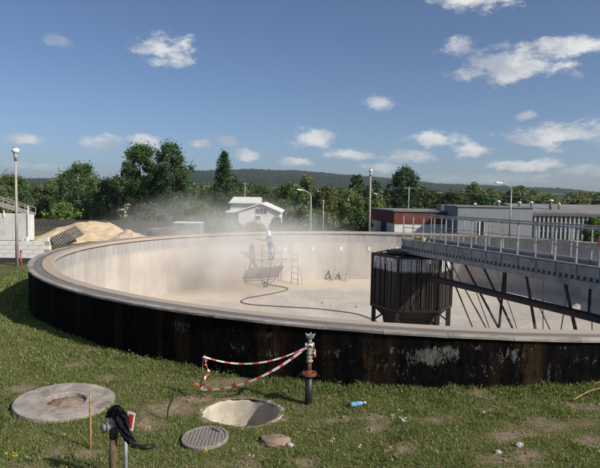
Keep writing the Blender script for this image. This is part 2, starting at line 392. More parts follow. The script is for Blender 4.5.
def drumslat():
    m = bpy.data.materials.new('stained_slat'); m.use_nodes = True; t = NT(m.node_tree); b = t.n['Principled BSDF']
    g = t.node('ShaderNodeNewGeometry').outputs['Position']; x, y, z = t.sep(g)
    n = t.noise(t.vmath('MULTIPLY', g, (9, 9, .8)), 1.0, 5, .65); n2 = t.noise(g, 5, 5, .7)
    up = t.mix(n, (.30, .305, .31), (.62, .62, .60)); up = t.mix(t.math('MULTIPLY', t.ramp(n2, .5, .7), .5), up, (.07, .05, .04))
    dn = t.mix(t.ramp(n, .3, .75), (.010, .0075, .006), (.040, .027, .020)); dn = t.mix(t.math('MULTIPLY', t.ramp(n2, .56, .7), .45), dn, (.10, .05, .03))
    k = t.ramp(t.math('ADD', z, t.math('MULTIPLY', t.math('SUBTRACT', n, .5), .10)), RIM - .68, RIM - .55)
    t.set(b.inputs['Base Color'], t.mix(k, dn, up)); b.inputs['Roughness'].default_value = .7
    return m
M['slat'] = drumslat()
def leafmat(name, base, trans=.35):
    m = bpy.data.materials.new(name); m.use_nodes = True; t = NT(m.node_tree); t.n.clear()
    at_ = t.node('ShaderNodeAttribute', attribute_name='col').outputs['Color']
    c = t.mix(1.0, at_, base, 'MULTIPLY')
    d = t.node('ShaderNodeBsdfDiffuse'); t.set(d.inputs[0], c)
    tr = t.node('ShaderNodeBsdfTranslucent'); t.set(tr.inputs[0], t.mix(1.0, c, (1.3, 1.45, .5), 'MULTIPLY'))
    gl = t.node('ShaderNodeBsdfGlossy'); gl.inputs['Roughness'].default_value = .5; t.set(gl.inputs[0], (.5, .55, .5, 1))
    m1 = t.node('ShaderNodeMixShader'); m1.inputs[0].default_value = trans; t.l.new(d.outputs[0], m1.inputs[1]); t.l.new(tr.outputs[0], m1.inputs[2])
    m2 = t.node('ShaderNodeMixShader'); m2.inputs[0].default_value = .05; t.l.new(m1.outputs[0], m2.inputs[1]); t.l.new(gl.outputs[0], m2.inputs[2])
    o = t.node('ShaderNodeOutputMaterial'); t.l.new(m2.outputs[0], o.inputs[0]); return m
M['leaf'] = leafmat('tree_leaf', (1, 1, 1)); M['grass'] = leafmat('grass_blade', (1, 1, 1), .4)

def groundmat():
    m = bpy.data.materials.new('meadow_soil'); m.use_nodes = True; t = NT(m.node_tree); b = t.n['Principled BSDF']
    g = t.node('ShaderNodeNewGeometry').outputs['Position']
    bare = t.node('ShaderNodeAttribute', attribute_name='bare').outputs['Fac']
    n1 = t.noise(g, .9, 6, .65); n2 = t.noise(g, 9, 6, .7); n3 = t.noise(g, .05, 5, .6)
    soil = t.mix(t.ramp(n2, .35, .65), (.20, .145, .10), (.34, .265, .195))
    green = t.mix(t.ramp(n1, .35, .65), (.075, .090, .030), (.12, .125, .045)); green = t.mix(t.ramp(n2, .45, .7), green, (.17, .14, .07))
    far = t.mix(t.ramp(n3, .4, .6), (.05, .075, .022), (.11, .115, .045))
    x, y, z = t.sep(g)
    green = t.mix(t.ramp(y, 35, 80), green, far)
    t.set(b.inputs['Base Color'], t.mix(bare, green, soil)); b.inputs['Roughness'].default_value = 1; b.inputs['Specular IOR Level'].default_value = .05
    bp = t.node('ShaderNodeBump'); bp.inputs['Strength'].default_value = .8; bp.inputs['Distance'].default_value = .03
    t.set(bp.inputs['Height'], t.math('ADD', n2, t.noise(g, 30, 4, .7))); t.l.new(bp.outputs[0], b.inputs['Normal'])
    return m
M['ground'] = groundmat()
def hillmat():
    m = bpy.data.materials.new('forested_hill'); m.use_nodes = True; t = NT(m.node_tree); b = t.n['Principled BSDF']
    g = t.node('ShaderNodeNewGeometry').outputs['Position']
    n1 = t.noise(g, .012, 8, .8); n2 = t.noise(g, .0016, 4, .6); fld = t.noise(t.vmath('MULTIPLY', g, (1, 1.6, 2)), .004, 2, .5)
    c = t.mix(t.ramp(n1, .35, .65), (.003, .009, .006), (.048, .066, .036))
    x, y, z = t.sep(g)
    k = t.math('MULTIPLY', t.ramp(fld, .62, .68), t.ramp(z, 50, 25))
    c = t.mix(k, c, t.mix(n2, (.12, .14, .05), (.24, .22, .10)))
    t.set(b.inputs['Base Color'], c); b.inputs['Roughness'].default_value = 1; b.inputs['Specular IOR Level'].default_value = 0
    bp = t.node('ShaderNodeBump'); bp.inputs['Strength'].default_value = 1; bp.inputs['Distance'].default_value = 14
    t.set(bp.inputs['Height'], n1); t.l.new(bp.outputs[0], b.inputs['Normal'])
    return m
M['hill'] = hillmat()

# ------------------------------------------------------------------ ground
BARE = [(380, 428, .42, .28), (406, 449, .45, .2), (372, 418, .3, .22), (515, 436, .45, .3), (526, 455, .3, .16), (592, 442, .3, .2), (270, 442, .3, .2), (168, 408, .6, .4), (196, 398, .5, .3), (150, 425, .4, .22),
        (498, 462, .3, .12), (70, 366, .35, .2), (20, 388, .4, .22), (225, 383, .6, .3), (586, 406, .5, .2), (90, 455, .25, .15), (108, 378, .35, .2), (465, 395, .5, .15), (336, 420, .25, .15), (438, 420, .3, .15), (300, 462, .3, .12)]
BAREP = [(*atg(x, y)[:2], rx * .74, ry * .74) for x, y, rx, ry in BARE]
def bareness(x, y):
    v = 0
    w_ = .85 * noise.noise(Vector((x * 2.6, y * 2.6, 9))) + .5 * noise.noise(Vector((x * 7, y * 7, 2))) + .3 * noise.noise(Vector((x * 19, y * 19, 2)))
    for bx, by, rx, ry in BAREP:
        d = math.hypot((x - bx) / rx, (y - by) / ry * .8)
        if d < 2.6: v = max(v, .86 * (1 - smooth(d + w_, .3, 1.35)))
    dp = math.hypot(x - PITC.x, y - PITC.y)
    v = max(v, 1 - smooth(dp + w_ * .18, .60, .74))
    g = noise.noise(Vector((x * .8, y * .8, 5))) + .5 * noise.noise(Vector((x * 2.7, y * 2.7, 1)))
    v = max(v, .62 * smooth(g, .28, .75))
    return v
def make_ground():
    NA = 640
    rr = list(np.arange(RW - .12, 24.5, .13)) + [25, 26, 27.5, 29.5, 32, 36, 41, 48, 57, 70, 90, 120, 170, 250, 400, 700, 1300, 2500, 4500, 8000]
    vs = []; bare = []
    # angles denser towards the camera
    ang = []
    for k in range(NA):
        u = k / NA * 2 * math.pi; ang.append(u + .55 * math.sin(u) )
    base = math.atan2(-CY, -CX) + math.pi
    ang = [a_ + base for a_ in ang]
    for r in rr:
        for a_ in ang:
            x, y = CX + r * math.cos(a_), CY + r * math.sin(a_)
            vs.append((x, y, gz(x, y) if r < 1000 else -1.2)); bare.append(bareness(x, y) if y < 30 and r < 40 else 0)
    PR = .60
    fs = []; kill = set()
    for i, v in enumerate(vs):
        if math.hypot(v[0] - PITC.x, v[1] - PITC.y) < PR: kill.add(i)
    for i in range(len(rr) - 1):
        for k in range(NA):
            q = (i * NA + k, (i + 1) * NA + k, (i + 1) * NA + (k + 1) % NA, i * NA + (k + 1) % NA)
            if sum(j in kill for j in q) >= 3: continue
            fs.append(q)
    used = {j for f in fs for j in f}
    for j in kill & used:                       # pull the leftover inner corners out to the pit edge
        v = vs[j]; d = Vector((v[0] - PITC.x, v[1] - PITC.y)); d.normalize()
        vs[j] = (PITC.x + d.x * PR, PITC.y + d.y * PR, v[2])
    me = bpy.data.meshes.new('ground'); me.from_pydata(vs, [], fs)
    at_ = me.attributes.new('bare', 'FLOAT', 'POINT'); at_.data.foreach_set('value', bare)
    me.polygons.foreach_set('use_smooth', [True] * len(fs)); me.update()
    bm = bmesh.new(); bm.from_mesh(me); bmesh.ops.delete(bm, geom=[v for v in bm.verts if not v.link_faces], context='VERTS'); bmesh.ops.recalc_face_normals(bm, faces=bm.faces[:]); bm.to_mesh(me); bm.free()
    o = link('ground', me, M['ground']); tag(o, 'sloping meadow ground round the concrete tank', None, None, 'structure')
    if me.polygons[0].normal.z < 0: me.flip_normals()
make_ground()

# hills: a heightfield ring far beyond the trees
PROF = [(-40, 13), (-27, 11), (-19, 12), (-10, 22), (-5, 25), (0, 24), (5, 21.5), (10, 17), (13.5, 13.5), (19, 13), (24, 11), (27, 7.5), (33, 8), (45, 12)]
def hillh(azd, r):
    a_ = [p[0] for p in PROF]; h = [p[1] for p in PROF]
    ang_ = np.interp(azd, a_, h) / FPX
    wob = noise.fractal(Vector((azd * .12, r * .0006, 4)), 1.0, 2.0, 4) * .10
    k = smooth(r, 1200, 3600) * (1 - .35 * smooth(r, 3900, 5200))
    return (CAMZ + ang_ * 3600 * (1 + wob)) * k
def make_hills():
    azs = np.linspace(-44, 44, 700); rs = [1150, 1500, 1900, 2300, 2700, 3000, 3200, 3350, 3450, 3550, 3650, 3800, 4000, 4400, 5200]
    vs = []
    for r in rs:
        for a_ in azs:
            t = R_(a_); z = hillh(a_, r) - 3 + (noise.noise(Vector((a_ * 5.0, r * .01, 0))) * 6 + noise.noise(Vector((a_ * 17.0, r * .02, 5))) * 6) * smooth(r, 1500, 3000)
            vs.append((r * math.sin(t), r * math.cos(t), z))
    n = len(azs)
    fs = [(i * n + k, i * n + k + 1, (i + 1) * n + k + 1, (i + 1) * n + k) for i in range(len(rs) - 1) for k in range(n - 1)]
    me = bpy.data.meshes.new('hills'); me.from_pydata(vs, [], fs); me.polygons.foreach_set('use_smooth', [True] * len(fs)); me.update()
    tag(link('hills', me, M['hill']), 'low wooded hills along the horizon', None, None, 'structure')
make_hills()

# ------------------------------------------------------------------ the tank
tank = thing('settling_tank', 'large round concrete settling tank with black coated outer wall', 'tank', (CX, CY, 0))
def ring(prof, n, flat=False):
    mb = MB(); mb.lathe(prof, (CX, CY, 0), n); vv = []
    for (x, y, z) in mb.v:                      # worn, slightly wavy concrete
        a_ = math.atan2(y - CY, x - CX); r = math.hypot(x - CX, y - CY); r += .014 * noise.noise(Vector((a_ * 30, r * .5, 0))) + .006 * noise.noise(Vector((a_ * 110, r, 4))); z += .008 * noise.noise(Vector((a_ * 26, r * .3, 9)))
        vv.append((CX + r * math.cos(a_), CY + r * math.sin(a_), z))
    mb.v = vv; return mb
ZF_E, ZF_C = -1.70, -2.85
outer = MB(); n = 192
outer.lathe([(RW, -1.0), (RW, RIM - .050)], (CX, CY, 0), n); outer.f = outer.f[:n]; outer.mi = outer.mi[:n]
outer.build('outer_wall', M['bitumen'], tank, True)
kprof = [(RI + .12, RIM - .052), (RO, RIM - .052), (RO, RIM - .012), (RO - .012, RIM), (RO - .17, RIM), (RO - .18, RIM - .03), (RI + .12, RIM - .03)]
kmes = []
for vv_ in range(4):
    kb = MB(); ha = math.pi / 84 - .0042 / RO; g_ = random.Random(vv_); vs = []
    cols_ = 5
    for c_ in range(cols_):
        a_ = -ha + 2 * ha * c_ / (cols_ - 1); rr_ = 1 / math.cos(a_)
        for (r, z) in kprof:
            chip = g_.uniform(-.006, .003) if r > RO - .03 else g_.uniform(-.004, .004); r2 = r * rr_ + chip
            vs.append((r2 * math.cos(a_), r2 * math.sin(a_), z + (g_.uniform(-.003, .001) if z > RIM - .02 else 0)))
    np_ = len(kprof)
    kb.add(vs, [(c_ * np_ + q, c_ * np_ + (q + 1) % np_, (c_ + 1) * np_ + (q + 1) % np_, (c_ + 1) * np_ + q) for c_ in range(cols_ - 1) for q in range(np_)] + [tuple(range(np_ - 1, -1, -1)), tuple(range((cols_ - 1) * np_, cols_ * np_))])
    me_ = kb.mesh('kerb_block'); me_.materials.append(None); kmes.append(me_)
KB = []
for k in range(84):
    o = bpy.data.objects.new('kerb_block', kmes[random.randrange(4)]); COL.objects.link(o); o.parent = tank; o.rotation_euler = (random.uniform(-.0003, .0003), random.uniform(-.0003, .0003), 2 * math.pi * (k + .5) / 84)
def kerbmat():
    m = bpy.data.materials.new('kerb_blocks'); m.use_nodes = True; t = NT(m.node_tree); b = t.n['Principled BSDF']
    p = t.vmath('SUBTRACT', t.node('ShaderNodeNewGeometry').outputs['Position'], (CX, CY, 0)); rnd = t.node('ShaderNodeObjectInfo').outputs['Random']
    n1 = t.noise(p, 1.6, 6, .7); n2 = t.noise(p, 9, 6, .72)
    c = t.mix(t.ramp(n1, .35, .68), (.25, .226, .20), (.40, .362, .315)); c = t.mix(t.math('MULTIPLY', t.ramp(n2, .5, .68), .6), c, (.15, .135, .12))
    t.set(b.inputs['Base Color'], t.vmath('SCALE', c, scale=t.ramp(rnd, 0., 1., .84, 1.12, False))); b.inputs['Roughness'].default_value = .92; b.inputs['Specular IOR Level'].default_value = .15
    bp = t.node('ShaderNodeBump'); bp.inputs['Strength'].default_value = .6; bp.inputs['Distance'].default_value = .012
    t.set(bp.inputs['Height'], t.noise(p, 28, 6, .75)); t.l.new(bp.outputs[0], b.inputs['Normal']); return m
_km = kerbmat()
for me_ in kmes: me_.materials[0] = _km
ring([(RO - .42, RIM - .05), (RO - .183, RIM - .05), (RO - .183, RIM - .012), (RO - .42, RIM - .012), (RO - .42, RIM - .05)], 168).build('wheel_track', M['track'], tank)
ring([(RI - .09, RIM - .11), (RO - .424, RIM - .11), (RO - .424, RIM - .004), (RI - .08, RIM - .004), (RI - .09, RIM - .016), (RI - .09, RIM - .11)], 168).build('inner_ledge', M['ledge'], tank)
fl = MB(); rings_ = [(.01, ZF_C)] + [(r, ZF_C + (ZF_E - ZF_C) * (r / 13.9)) for r in np.linspace(.8, 13.95, 24)]
fl.lathe(rings_, (CX, CY, 0), 96); fl.f = fl.f[:-1]; fl.mi = fl.mi[:-1]
fo = fl.build('tank_floor', M['tankfloor'], tank, True)
# inner wall: cast panels with recessed joints (one mesh turned round the tank)
NP = 84; wv = 2 * RI * math.tan(math.pi / NP)
pm = MB(); pm.box((RI + .06, 0, (RIM - .11 + ZF_E) / 2 - .05), (.12, wv - .004, RIM - .115 - ZF_E + .1), bev=.002); pme = pm.mesh('wall_panel')
pme.materials.append(M['inner'])
for k in range(NP):
    o = bpy.data.objects.new('wall_panel', pme); COL.objects.link(o); o.parent = tank; o.rotation_euler = (0, 0, 2 * math.pi * k / NP + random.uniform(-.0002, .0002))
back = MB(); back.lathe([(RI + .009, RIM - .14), (RI + .009, ZF_E - .1)], (CX, CY, 0), 168); back.f = back.f[:168]; back.mi = back.mi[:168]
back.build('joint_backing', M['inner'], tank, True)
# pale repair plates high on the far inner wall
for px_ in (313, 341, 369, 397, 285):
    a_, b_ = ray(px_, 249); A = a_ * a_ + 1; B = -2 * (a_ * CX + CY); C = CX * CX + CY * CY - RI ** 2
    Y = (-B + math.sqrt(B * B - 4 * A * C)) / (2 * A) + .006
    p = Vector((a_ * Y, Y, CAMZ + b_ * Y)); q = MB(); q.box(p, (.2, .05, .26), rz=math.atan2(p.y - CY, p.x - CX) - math.pi / 2, bev=.006)
    q.build('wall_plate', M['white'], tank)

# ------------------------------------------------------------------ inlet drum in the middle
drum = thing('inlet_drum', 'dark hexagonal slatted drum on legs in the middle of the tank', 'drum', (CX, CY, ZF_C))
DR = 1.66; DTOP, DBOT = RIM - .02, RIM - 2.2
hexa = [Vector((CX + DR * math.cos(R_(60 * k)), CY + DR * math.sin(R_(60 * k)), 0)) for k in range(6)]
smesh = MB().box((0, 0, (DTOP + DBOT) / 2 - ZF_C), (.085, .025, DTOP - DBOT - .06)).mesh('slat'); smesh.materials.append(M['slat'])
smesh2 = MB().box((0, 0, (DTOP + DBOT) / 2 - ZF_C), (.045, .03, DTOP - DBOT - .06)).mesh('slat'); smesh2.materials.append(M['slat'])
for k in range(6):
    a_, b_ = hexa[k], hexa[(k + 1) % 6]; d = (b_ - a_).normalized(); rz = math.atan2(d.y, d.x); L = (b_ - a_).length
    MB().bar(a_ + Vector((0, 0, DTOP - .04)), b_ + Vector((0, 0, DTOP - .04)), .07, .09).build('top_rail', M['darksteel'], drum)
    MB().bar(a_ + Vector((0, 0, DBOT + .05)), b_ + Vector((0, 0, DBOT + .05)), .08, .1).build('bottom_rail', M['darksteel'], drum)
    MB().bar(a_ + Vector((0, 0, DBOT - .03)), a_ + Vector((0, 0, DTOP + .03)), .09, .09).build('corner_post', M['darksteel'], drum)
    ns = 16
    for i in range(ns):
        if random.random() < .02: continue
        t = (i + .6 + random.uniform(-.18, .18)) / (ns + .2)
        o = bpy.data.objects.new('slat', smesh if random.random() < .6 else smesh2); COL.objects.link(o); o.parent = drum
        p = a_.lerp(b_, t) - Vector((CX, CY, 0)); o.location = (p.x * .985, p.y * .985, random.uniform(-.02, .02)); o.rotation_euler = (random.uniform(-.008, .008), 0, rz + random.uniform(-.25, .25))
    # legs and cone
    lg = a_.lerp(Vector((CX, CY, 0)), .06)
    MB().bar(lg + Vector((0, 0, ZF_C - .05)), lg + Vector((0, 0, DBOT)), .16, .16).build('leg', M['darksteel'], drum)
    top_ = lg + Vector((0, 0, DBOT - .02)); c_ = Vector((CX, CY, 0)).lerp(a_, .66) + Vector((0, 0, DBOT - .55))
    MB().bar(lg + Vector((0, 0, DBOT - .62)), c_ + Vector((0, 0, .25)), .06, .06).build('brace', M['darksteel'], drum)
cone = MB(); cone.lathe([(DR * .985, DBOT + .0), (DR * .72, DBOT - .42), (DR * .66, DBOT - .95), (DR * .6, DBOT - .95), (DR * .7, DBOT - .4), (DR * .95, DBOT + .0), (DR * .985, DBOT)], (CX, CY, 0), 6)
cone.build('cone', M['darksteel'], drum)
core = MB(); core.cyl((CX, CY, ZF_C - .1), (CX, CY, DTOP + .1), .55, .55, 24); core.build('centre_column', M['darksteel'], drum, True)
inner = MB(); inner.lathe([(DR * .80, DTOP - .5), (DR * .80, DBOT + .1)], (CX, CY, 0), 6); inner.f = inner.f[:6]; inner.mi = inner.mi[:6]; inner.build('inner_sheet', M['darksteel'], drum)
for k in range(3):
    MB().bar(hexa[k] + Vector((0, 0, DTOP - .05)), hexa[k + 3] + Vector((0, 0, DTOP - .05)), .09, .12).build('top_beam', M['darksteel'], drum)
MB().cyl((CX, CY, DTOP + .03), (CX, CY, DTOP + .13), .95, .95, 24).build('turntable', M['black'], drum)

# ------------------------------------------------------------------ scraper bridge
U = Vector((.345, -.939, 0)).normalized(); N = Vector((U.y, -U.x, 0))          # N points to the photographer's side
BT, BB = RIM + .63, RIM + .055
S0, S1 = .22, 14.85
bridge = thing('scraper_bridge', 'grey steel walkway bridge with railings running from the drum to the rim', 'bridge', (CX, CY, DTOP + .13))
def bp_(s_, n_, z): return Vector((CX, CY, 0)) + U * s_ + N * n_ + Vector((0, 0, z))
HW = .62
STEP = .74
posts = list(np.arange(S0 + .1, S1, STEP))
for side in (1, -1):
    for i, s_ in enumerate(posts):
        e = min(s_ + STEP, S1)
        if e - s_ < .2: continue
        pn = MB(); pn.bar(bp_(s_ + .012, side * HW, (BT + BB) / 2 + .12), bp_(e - .012, side * HW, (BT + BB) / 2 + .12), .03, .26, bev=.006)
        pn.build('side_panel', M['paintgrey'], bridge)
        pt = MB(); pt.bar(bp_(s_, side * (HW + .03), BT - .30), bp_(s_, side * (HW + .03), BT + .94), .042, .042)
        pt.build('rail_post', M['galv'], bridge)
    MB().bar(bp_(S0, side * (HW - .005), BT + .0), bp_(S1, side * (HW - .005), BT + .0), .10, .03).build('top_flange', M['paintgrey'], bridge)
    MB().bar(bp_(S0, side * (HW - .02), BB + .08), bp_(S1, side * (HW - .02), BB + .08), .07, .17).build('bottom_beam', M['paintgrey'], bridge)
    MB().tube([bp_(S0 + .1, side * (HW + .03), BT + .96), bp_(S1, side * (HW + .03), BT + .96)], .026, 8).build('top_rail', M['galv'], bridge, True)
    MB().tube([bp_(S0 + .1, side * (HW + .03), BT + .47), bp_(S1, side * (HW + .03), BT + .47)], .013, 8).build('middle_rail', M['galv'], bridge, True)
jm = MB().box((0, 0, 0), (.105, 2 * HW - .06, .14)).mesh('deck_joist'); jm.materials.append(M['paintgrey'])
rzb = math.atan2(U.y, U.x)
for s_ in np.arange(S0 + .1, S1, .205):
    o = bpy.data.objects.new('deck_joist', jm); COL.objects.link(o); o.parent = bridge
    o.location = bp_(s_, 0, BB + .235) - Vector(bridge.location); o.rotation_euler = (0, 0, rzb)
MB().box(bp_((S0 + S1) / 2, 0, BB + .325), (S1 - S0, 2 * HW - .05, .03), rz=rzb).build('deck', M['galv'], bridge)
MB().box(bp_(S0 - .02, 0, (BT + BB) / 2 + .06), (.04, 2 * HW + .06, .42), rz=rzb).build('end_plate', M['paintgrey'], bridge)
# slewing hub
MB().cyl(bp_(0, 0, DTOP + .132), bp_(0, 0, BB), .42, .42, 24).build('slewing_hub', M['darksteel'], bridge, True)
gm = MB().box(bp_(.75, .25, BT + .0), (.36, .26, .22), rz=rzb, bev=.04); gm.cyl(bp_(.9, .25, BT + .03), bp_(1.25, .25, BT + .03), .09, .09, 14); gm.build('gear_motor', M['yellow'], bridge)
# wheel carriage on the rim
MB().box(bp_(14.13, 0, BB - .02), (.34, 1.9, .16), rz=rzb).build('end_carriage', M['paintgrey'], bridge)
for sd_ in (-1, 1):
    c = bp_(14.13, sd_ * .75, RIM - .012 + .14); wl = MB(); wl.cyl(c - U * .06, c + U * .06, .14, .14, 24); wl.build('wheel', M['black'], bridge, True)
# sludge pipe below the walkway, struts and scraper blades
pz = RIM - .70
pp = MB(); pp.tube([bp_(1.5, .55, pz - .02), bp_(4, .56, pz), bp_(9, .56, pz + .02), bp_(13.5, .56, pz)], .112, 16); pp.build('sludge_pipe', M['darksteel'], bridge, True)
for s_ in (3.2, 6.4, 9.6, 12.8):
    MB().bar(bp_(s_, .56, pz + .1), bp_(s_, .56, BB + .02), .05, .05).build('pipe_hanger', M['darksteel'], bridge)
def zf(s_): return ZF_C + (ZF_E - ZF_C) * min(1, abs(s_) / 13.9)
M['strut'] = mat('strut_steel', (.055, .042, .035), .7, .4, 6, .3, .1, .2, 40, (.14, .07, .04), .6, 4)
def plane_hit(px_, py_, n_):
    a_, b_ = ray(px_, py_)          # ray (a,1,b)*Y meets the vertical plane n = n_
    o_ = Vector((CX, CY, 0)) + N * n_
    Y = N.dot(o_) / (N.x * a_ + N.y); p_ = Vector((a_ * Y, Y, CAMZ + b_ * Y)); return (p_ - o_).dot(U), p_.z
for (x0_, y0_, x1_, y1_, n_, th) in [(445, 261, 471, 328, .5, .05), (465, 265, 496, 328, .5, .07), (463, 288, 483, 328, -.4, .05), (484, 269, 511, 329, .5, .07), (504, 273, 499, 329, .5, .085), (527, 280, 535, 329, .5, .085),
        (532, 293, 548, 329, -.5, .04), (565, 284, 575, 329, .5, .09), (567, 293, 561, 329, -.5, .035), (543, 281, 543, 306, -.5, .03), (592, 293, 592, 320, -.5, .03), (476, 293, 488, 328, -.5, .035), (507, 301, 516, 329, -.5, .03), (612, 296, 622, 335, .5, .09)]:
    (sa, za), (sb_, zb2) = plane_hit(x0_, y0_, n_), plane_hit(x1_, y1_, n_)
    dsz = (sb_ - sa) / (zb2 - za); top_z = BB + .04; s_t = sa + dsz * (top_z - za); s_e = s_t + dsz * (zf(s_t) + .12 - top_z)
    MB().bar(bp_(s_t, n_, top_z), bp_(s_e, n_, zf(s_e) + .12), th * .72, th * .72).build('strut', M['strut'], bridge)
for s_ in (3.2, 5.6, 8.0, 10.4, 12.4):
    MB().bar(bp_(s_ - 1.0, 1.0, zf(s_) + .13), bp_(s_ + 1.0, .1, zf(s_) + .13), .04, .22).build('scraper_blade', M['strut'], bridge)
# red ring on the far railing
_s9, _z9 = plane_hit(605.5, 243, -HW - .1); c = bp_(_s9, -HW - .1, _z9)
lb = MB(); tor = []
ax = U; up = Vector((0, 0, 1))
pts = [c + (ax * math.cos(t) + up * math.sin(t)) * .21 for t in np.linspace(0, 2 * math.pi, 25)[:-1]]
nseg = 24
vs = []
for i, p in enumerate(pts):
    rad = (p - c).normalized()
    vs += [p + (rad * math.cos(q) + N * math.sin(q)) * .055 for q in np.linspace(0, 2 * math.pi, 11)[:-1]]
lb.add(vs, [(i * 10 + k, i * 10 + (k + 1) % 10, ((i + 1) % nseg) * 10 + (k + 1) % 10, ((i + 1) % nseg) * 10 + k) for i in range(nseg) for k in range(10)])
tag(lb.build('lifebuoy', M['orange'], None, True), 'orange-red ring hung on the walkway railing at the right edge', 'ring')

# ------------------------------------------------------------------ scaffold, worker, hose, trestle
def on_wall(px_, py_, gap):
    a_, b_ = ray(px_, py_); A = a_ * a_ + 1; B = -2 * (a_ * CX + CY); C = CX * CX + CY * CY - (RI - gap) ** 2
    Y = (-B + math.sqrt(B * B - 4 * A * C)) / (2 * A); return Vector((a_ * Y, Y, CAMZ + b_ * Y))
wp = on_wall(270, 259.7, 1.15); PZ = wp.z
inw = (Vector((CX, CY, 0)) - Vector((wp.x, wp.y, 0))).normalized(); tg = Vector((-inw.y, inw.x, 0))
if tg.x < 0: tg = -tg
sb = Vector((wp.x, wp.y, 0))
def sp(t_, d_, z): return sb + tg * t_ + inw * d_ + Vector((0, 0, z))
def fz(p): return ZF_C + (ZF_E - ZF_C) * min(1, math.hypot(p.x - CX, p.y - CY) / 13.9)
FZ = fz(sp(.8, 0, 0))
scf = thing('scaffold', 'light tubular scaffold with a plank platform under the worker', 'scaffold', sp(.8, 0, FZ))
for t_ in (-.35, 1.75):
    for d_ in (-.4, .4):
        MB().tube([sp(t_, d_, FZ), sp(t_, d_, PZ + (.85 if d_ < 0 or t_ > 1 else .85))], .026, 8).build('upright', M['dusty'], scf, True)
    for k in range(5):
        z = FZ + .3 + k * .38
        MB().tube([sp(t_, -.4, z), sp(t_, .4, z)], .018, 6).build('rung', M['dusty'], scf, True)
for d_ in (-.4, .4):
    for z in (PZ - .12, PZ + .45, PZ + .85):
        if d_ > 0 and z > PZ: continue
        MB().tube([sp(-.4, d_, z), sp(1.8, d_, z)], .02, 6).build('rail', M['dusty'], scf, True)
MB().tube([sp(-.35, .4, FZ + .1), sp(1.75, .4, PZ - .15)], .018, 6).build('diagonal_brace', M['dusty'], scf, True)
for k in range(4):
    MB().box(sp(.7, -.33 + k * .2, PZ - .03), (2.5 if k % 2 else 2.4, .185, .045), rz=math.atan2(tg.y, tg.x)).build('plank', M['dustyplank'], scf)
MB().bar(sp(2.2, .2, fz(sp(2.2, .2, 0))), sp(1.78, .2, FZ + 1.7), .04, .04).build('outrigger', M['dusty'], scf)

def skin_body(name, verts, edges, radii, root, levels=1):
    me = bpy.data.meshes.new(name); me.from_pydata([tuple(v) for v in verts], edges, []); me.update()
    o = bpy.data.objects.new(name, me); COL.objects.link(o)
    md = o.modifiers.new('skin', 'SKIN'); md.use_smooth_shade = True
    if not me.skin_vertices: me.attributes  # layer is made by the modifier
    sv = me.skin_vertices[0].data if me.skin_vertices else None
    if sv is None:
        bpy.context.view_layer.update(); sv = me.skin_vertices[0].data
    for i, r in enumerate(radii):
        sv[i].radius = (r, r) if not isinstance(r, tuple) else r; sv[i].use_root = (i == root)
    ss = o.modifiers.new('sub', 'SUBSURF'); ss.levels = levels; ss.render_levels = levels
    dg = bpy.context.evaluated_depsgraph_get(); ev = o.evaluated_get(dg)
    nm = bpy.data.meshes.new_from_object(ev); nm.name = name
    bpy.data.objects.remove(o); return nm
# worker: x' along -tg (towards the left), facing left to the wall, leaning a little forward
def wpnt(f, s_, z): return sb - tg * f + inw * s_ + Vector((0, 0, PZ + z))
face = 1
V = []; E_ = []; RR = []
def vtx(p, r, par=None):
    k_ = 1.24 if (isinstance(r, tuple) and min(r) > .045) else 1.0
    r = tuple(q * k_ for q in r) if isinstance(r, tuple) else r
    V.append(p); RR.append(r)
    if par is not None: E_.append((par, len(V) - 1))
    return len(V) - 1
pel = vtx(wpnt(0, 0, .90), (.135, .15))
sp1 = vtx(wpnt(.02, 0, 1.08), (.125, .145), pel); ch = vtx(wpnt(.05, 0, 1.27), (.13, .17), sp1); nk0 = vtx(wpnt(.07, 0, 1.42), (.075, .085), ch)
nk = vtx(wpnt(.09, 0, 1.49), .058, nk0); hd = vtx(wpnt(.11, 0, 1.57), (.085, .085), nk); hd2 = vtx(wpnt(.115, 0, 1.655), (.092, .088), hd); vtx(wpnt(.105, 0, 1.72), .06, hd2)
for s_ in (-1, 1):
    hp = vtx(wpnt(.0, s_ * .095, .84), (.095, .095), pel)
    kn = vtx(wpnt(.05 + (.12 if s_ > 0 else -.10), s_ * .12, .47), (.068, .068), hp); ca = vtx(wpnt(.0 + (.12 if s_ > 0 else -.18), s_ * .125, .33), (.064, .064), kn)
    an = vtx(wpnt(-.03 + (.14 if s_ > 0 else -.22), s_ * .13, .09), .05, ca); hl = vtx(wpnt(-.04 + (.14 if s_ > 0 else -.22), s_ * .13, .045), .045, an)
    vtx(wpnt(.13 + (.14 if s_ > 0 else -.22), s_ * .14, .04), (.042, .035), hl)
    sh = vtx(wpnt(.06, s_ * .19, 1.38), (.075, .075), ch)
    el_ = vtx(wpnt(.19, s_ * .23, 1.17), (.052, .052), sh); fa = vtx(wpnt(.32, s_ * .16, 1.18), (.048, .048), el_)
    wr = vtx(wpnt(.44 + (.1 if s_ > 0 else 0), s_ * .06, 1.21), .034, fa); pa = vtx(wpnt(.50 + (.1 if s_ > 0 else 0), s_ * .045, 1.22), (.036, .022), wr)
    for q in range(4):
        f0 = .545 + (.1 if s_ > 0 else 0) + [.0, .008, .006, -.006][q]; zz = 1.25 - q * .021
        k1 = vtx(wpnt(f0, s_ * .045, zz), .0105, pa); k2 = vtx(wpnt(f0 + .022, s_ * .012, zz - .004), .0095, k1); vtx(wpnt(f0 + .004, -s_ * .012, zz - .006), .0085, k2)
    t1 = vtx(wpnt(.505 + (.1 if s_ > 0 else 0), s_ * .02, 1.25), .011, pa); vtx(wpnt(.535 + (.1 if s_ > 0 else 0), -s_ * .004, 1.262), .0095, t1)
bm_ = skin_body('body', V, E_, RR, pel, 1)
